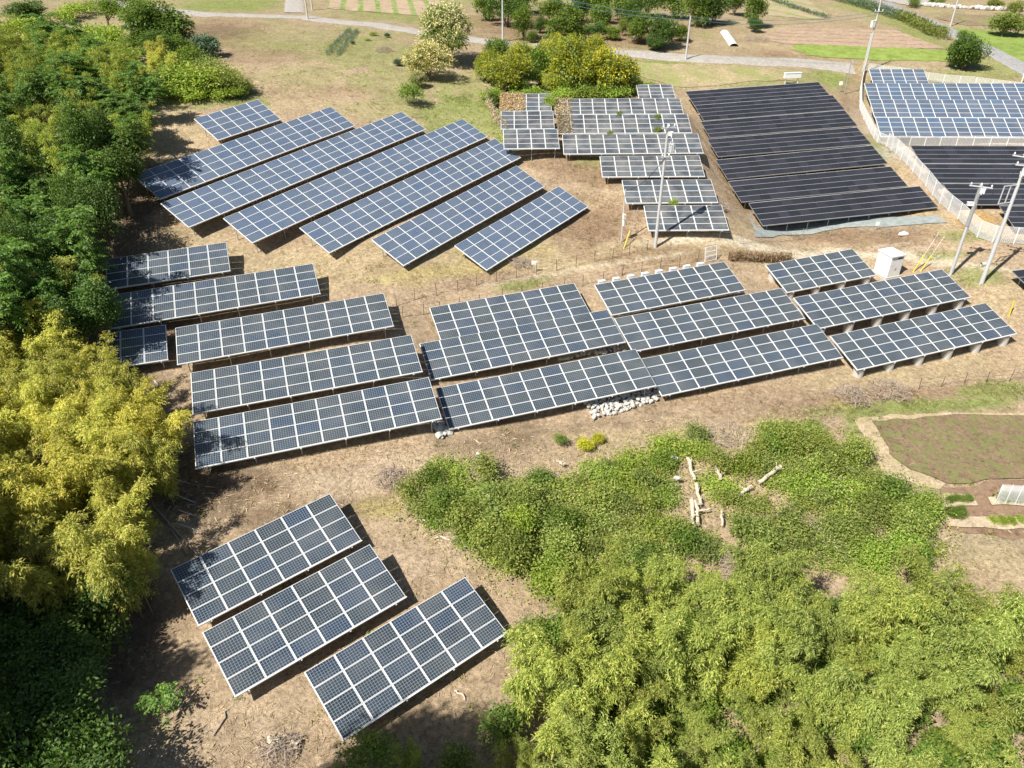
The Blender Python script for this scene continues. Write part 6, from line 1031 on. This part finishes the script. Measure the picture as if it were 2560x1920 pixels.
for key, n, hgt, l in (('net_left', 2600, 1.5, 'grey dead vine hanging on the net fence left of the narrow grey tables'), ('net_dry', 3000, 1.0, 'dry brown creeper on the net fence behind the table with white boxes')):
    P = np.array(LAYOUT['fence'][key]); seg = np.hypot(*np.diff(P, axis=0).T); Ls = np.r_[0, np.cumsum(seg)]; t = rng.uniform(0, Ls[-1], n)
    X = np.interp(t, Ls, P[:, 0]) + rng.normal(0, .15, n); Y = np.interp(t, Ls, P[:, 1]) + rng.normal(0, .15, n); Zv = zt(X, Y) + rng.uniform(.05, hgt, n)
    V, F = leaf_quads(np.stack([X, Y, Zv], 1), rng.normal(0, 1, (n, 3)), .28, .05); tag(link('dead_vine', mesh_np('dead_vine', V, F, [M['straw' if key == 'net_left' else 'weedrust']])), l, 'creeper')
for i, (tb, a, yv, s, l) in enumerate((('G6', 4.2, 1.3, .35, 'weed sprouting through the second wide grey table near the pole top'), ('G6', -.3, 2.05, .3, 'weed tuft at the upper edge of the second wide grey table'), ('G7', -2.4, 2.2, .3, 'weed tuft at upper edge of the front wide grey table'), ('G9', .2, -2.3, .4, 'green weed between the two nearest grey tables'), ('G6', 4., -1.6, .35, 'weed at the lower edge of the wide grey table beside the pole'), ('G5', -8.6, .3, .7, 'green bush in the gap between narrow and wide grey tables'))):
    root, T, L = TABS[tb]; p = T @ Vector((a, yv, 0)); single('weed', LOWS[i % 3], l, 'weed', p.x, p.y, s, s * 1.4, None, max(0, p.z - zg(p.x, p.y) - .25))

# --- crop rows and the vegetable garden
def crop_row(pts, w, h, n, mname, label, L=.35, Wl=.06):
    P = np.array(pts); seg = np.hypot(*np.diff(P, axis=0).T); Ls = np.r_[0, np.cumsum(seg)]; t = rng.uniform(0, Ls[-1], n)
    X = np.interp(t, Ls, P[:, 0]) + rng.uniform(-w, w, n) / 2; Y = np.interp(t, Ls, P[:, 1]) + rng.uniform(-w, w, n) / 2
    V, F = leaf_quads(np.stack([X, Y, zt(X, Y) + h * rng.uniform(.05, .9, n) ** .7], 1), rng.normal(0, .6, (n, 3)) + np.array([0, 0, .5]), L, Wl)
    return tag(link('crop_row', mesh_np('crop_row', V, F, [M[mname]])), label, 'crop row')
Q = LAYOUT['misc']
crop_row(Q['leeks'][0], .5, .5, 900, 'lf_blue', 'left row of blue green leeks on the hill plot', .5, .06)
crop_row(Q['leeks'][1], .5, .5, 900, 'lf_blue', 'right row of blue green leeks on the hill plot', .5, .06)
crop_row(Q['cornrow'], 3.2, 1.5, 2600, 'lf_pale', 'tall light green crop row along the grey road', .6, .14)
crop_row(Q['darkrow'], 3.2, 1.4, 2600, 'lf_blue', 'dark green crop row leading to the top edge by the grey road', .6, .14)
crop_row(Q['farrow'], 1.6, .6, 1200, 'lf_blue', 'thin blue green crop row in the pale field at the top', .5, .12)
for i, (x, y, s) in enumerate(Q['veg_patch']): single('vegetable_plant', LOWS[i % 3] if i not in (1, 3, 4) else BLUEB[0], ['bright leafy patch on the hill plot', 'blue green leafy patch at the right of hill plot', 'pale leafy patch on the hill plot', 'single leek tuft right of the leek rows', 'grey green cabbages below the hill plot'][i], 'vegetable', x, y, s / 2.4, s / 4.)
for i, (x, y) in enumerate(Q['garden_plants']): single('vegetable_plant', (LOWS[i % 3] if i > 8 else BUSHM[i % 3]), 'young vegetable plant in the sandy garden bed at right edge' if i > 8 else 'leafy vegetable plant beside the brambles at right edge', 'vegetable', x, y, .3, .32, 'seedlings in the sandy bed' if i > 8 else 'leafy vegetables beside the brambles')

pm_, pn, pb = mat('clear_plastic'); pb.inputs['Base Color'].default_value = (.8, .82, .82, 1); pb.inputs['Roughness'].default_value = .25
tr_ = node(pn, 'ShaderNodeBsdfTransparent'); mx_ = node(pn, 'ShaderNodeMixShader'); mx_.inputs[0].default_value = .35
pn.links.new(tr_.outputs[0], mx_.inputs[1]); pn.links.new(pb.outputs[0], mx_.inputs[2]); pn.links.new(mx_.outputs[0], pn.nodes['Material Output'].inputs[0])
a0, a1, b0, b1 = [Vector((*p, 0)) for p in Q['tunnel']]
root = thing('garden_tunnel', 'low clear plastic hoop tunnel over a garden bed at right edge', 'garden tunnel', (a0.x, a0.y, zg(a0.x, a0.y))); inv = root.matrix_basis.inverted()
rows = []; nh = 7
for i in range(nh * 3 + 1):
    t = i / (nh * 3); a = a0.lerp(a1, t); c = b0.lerp(b1, t); za = zg(a.x, a.y); zb = zg(c.x, c.y); rr = []
    for k in range(13):
        s = k / 12; p = a.lerp(c, .5 - .5 * math.cos(math.pi * s)); p.z = za + (zb - za) * s + 1.35 * math.sin(math.pi * s) ** .7; rr.append(p)
    rows.append(rr)
    if i % 3 == 0: b = MB(); b.tube([p + Vector((0, 0, .012)) for p in rr], .02, 5); link('hoop', b.mesh('hoop', [M['alu']]), root, inv)
fl = MB(); fl.add([p for r_ in rows for p in r_], [(i * 13 + k, i * 13 + k + 1, (i + 1) * 13 + k + 1, (i + 1) * 13 + k) for i in range(nh * 3) for k in range(12)] + [tuple(range(12, -1, -1))])
link('plastic_film', fl.mesh('plastic_film', [pm_], True), root, inv)
crop_row([tuple((a0.lerp(b0, .5))[:2]), tuple((a1.lerp(b1, .5))[:2])], .7, .5, 700, 'lf_mid', 'leafy plants growing under the clear plastic tunnel', .25, .1)
(p, q) = Q['rowcover']; b = MB(); pa = Vector((*p, 0)); pb_ = Vector((*q, 0)); sd = (pb_ - pa).cross(Vector((0, 0, 1))).normalized(); rw = []
for i in range(13):
    c = pa.lerp(pb_, i / 12); rw += [c + sd * (.75 * math.cos(math.pi * k / 8)) + Vector((0, 0, zg(c.x, c.y) + (.5 + .05 * math.sin(i * 2.1)) * math.sin(math.pi * k / 8))) for k in range(9)]
b.add(rw, [(i * 9 + k, i * 9 + k + 1, (i + 1) * 9 + k + 1, (i + 1) * 9 + k) for i in range(12) for k in range(8)])
tag(link('row_cover', b.mesh('row_cover', [M['offwhite']], True)), 'white fabric row cover on the plot beyond the road', 'row cover')

# low leaves and stems that knit the bramble ground together
bx = np.array([b[1] for b in LAYOUT['bramble']]); by_ = np.array([b[2] for b in LAYOUT['bramble']])
n = 30000; k = rng.integers(0, len(bx), n); X = bx[k] + rng.normal(0, 1.2, n); Y = by_[k] + rng.normal(0, 1.2, n)
hh = np.clip(.35 + .45 * vnoise(X / 1.7, Y / 1.7, 41) + .3 * vnoise(X / .6, Y / .6, 42), .03, 1.)
kk = vnoise(X / 2.1, Y / 2.1, 43) + .5 * vnoise(X / .7, Y / .7, 44) > -.35; X, Y, hh = X[kk], Y[kk], hh[kk]
V, F = leaf_quads(np.stack([X, Y, zt(X, Y) + hh * rng.uniform(.2, 1, len(X))], 1), rng.normal(0, .7, (len(X), 3)) + np.array([0, 0, .15]), .16, .08)
tag(link('creeping_leaves', mesh_np('creeping_leaves', V, F, [M['lf_bramble']])), 'creeping leaves knitting the bramble ground together', kind='stuff')
n = 5000; k = rng.integers(0, len(bx), n); X = bx[k] + rng.normal(0, 1.3, n); Y = by_[k] + rng.normal(0, 1.3, n)
V, F = leaf_quads(np.stack([X, Y, zt(X, Y) + rng.uniform(.02, .9, n)], 1), rng.normal(0, 1, (n, 3)) * np.array([1, 1, .5]), .5, .022)
tag(link('dead_stems', mesh_np('dead_stems', V, F, [M['straw']])), 'dead stems among the brambles', kind='stuff')

# --- loose ground cover: grass, dry weeds, straw and wood chips
def scatter(kinds, dens, fn, cap, ymax=150):
    X = []; Y = []
    for x, y, ax, ay, bx, by, k, s in LAYOUT['tint']:
        if k not in kinds or s < .3 or y > ymax: continue
        area = math.pi * abs(ax * by - ay * bx); n = int(area * dens * s * (1. if y < 75 else .5 if y < 110 else .22)); a = rng.uniform(0, 6.283, n); q = np.sqrt(rng.uniform(0, 1.2, n))
        X.append(x + q * (np.cos(a) * ax + np.sin(a) * bx)); Y.append(y + q * (np.cos(a) * ay + np.sin(a) * by))
    X = np.concatenate(X); Y = np.concatenate(Y)
    kn = vnoise(X / 1.6, Y / 1.6, 21) + .6 * vnoise(X / .6, Y / .6, 22); X, Y = X[kn > .05], Y[kn > .05]
    if len(X) > cap: s = rng.permutation(len(X))[:cap]; X, Y = X[s], Y[s]
    ok = np.ones(len(X), bool)
    for C_, u, v, n, cp, rp in TB.values():
        dx = X - C_.x; dy = Y - C_.y; a = dx * u.x + dy * u.y; b_ = dx * v.x + dy * v.y
        ok &= ~((np.abs(a) < n * cp / 2 + .1) & (np.abs(b_) < 2 * rp))
    X, Y = X[ok], Y[ok]; return fn(X, Y, zt(X, Y))
def tufts(h, w, per, spread):
    def f(X, Y, Z):
        n = len(X); P = np.repeat(np.stack([X, Y, Z], 1), per, 0) + np.c_[rng.normal(0, spread, (n * per, 2)), np.zeros(n * per)]
        hs = np.repeat(h * rng.uniform(.5, 1.5, n), per)
        return leaf_quads(P, rng.normal(0, .55, (n * per, 3)) + np.array([0, 0, 1.]), hs, w, .25)
    return f
def flat(L, W):
    def f(X, Y, Z):
        n = len(X); a = rng.uniform(0, 6.283, n)
        return leaf_quads(np.stack([X, Y, Z + rng.uniform(.01, .07, n)], 1), np.stack([np.cos(a), np.sin(a), rng.normal(0, .12, n)], 1), L * rng.uniform(.4, 1.6, n), W, 0)
    return f
def stuff(name, VF, mname, label):
    tag(link(name, mesh_np(name, VF[0], VF[1], [M[mname]])), label, kind='stuff')
stuff('green_grass', scatter(('green',), 10, tufts(.30, .035, 5, .09), 26000), 'grass', 'short green grass and weeds growing in patches')
stuff('dry_weeds', scatter(('rustveg',), 9, tufts(.38, .03, 5, .1), 13000), 'weedrust', 'brown dry weeds between the plots')
stuff('dry_grass', scatter(('straw', 'yellow', 'dryfield'), 4.5, tufts(.18, .025, 4, .1), 16000), 'weedgold', 'short dry golden grass on the soil')
stuff('straw_litter', scatter(('dark', 'pale', 'straw'), 12, flat(.32, .035), 44000, 95), 'straw', 'scattered dry straw and bamboo litter on the soil')
stuff('wood_chips', scatter(('dark', 'pale'), 2., flat(.55, .08), 6000, 95), 'straw', 'larger pale wood chips lying on the soil')
# litter on the bare ground around the bottom tables
n = 16000; X = rng.uniform(-26, 4, n); Y = rng.uniform(19, 46, n); kn = vnoise(X / 2, Y / 2, 31) > -.1; X, Y = X[kn], Y[kn]
stuff('bamboo_litter', flat(.36, .035)(X, Y, zt(X, Y)), 'straw', 'pale bamboo litter round the bottom tables')
n = 14000; X = rng.uniform(-18, 45, n); Y = rng.uniform(40, 68, n); kn = vnoise(X / 2, Y / 2, 32) > .1; X, Y = X[kn], Y[kn]
stuff('stalk_litter', flat(.3, .03)(X, Y, zt(X, Y)), 'straw', 'dry stalks on the soil between the dark tables')

# weed tufts dotted over the soil between the tables
n = 900; X = rng.uniform(-30, 50, n); Y = rng.uniform(22, 112, n); kn = vnoise(X / 4, Y / 4, 33) > .0; X, Y = X[kn], Y[kn]
X = np.repeat(X, 14) + rng.normal(0, .16, len(X) * 14); Y = np.repeat(Y, 14) + rng.normal(0, .16, len(Y) * 14)
V, F = leaf_quads(np.stack([X, Y, zt(X, Y) + rng.uniform(0, .12, len(X))], 1), rng.normal(0, .6, (len(X), 3)) + np.array([0, 0, .5]), .24, .06)
tag(link('weed_tufts', mesh_np('weed_tufts', V, F, [M['grass']])), 'small green weed tufts dotted over the bare soil', kind='stuff')
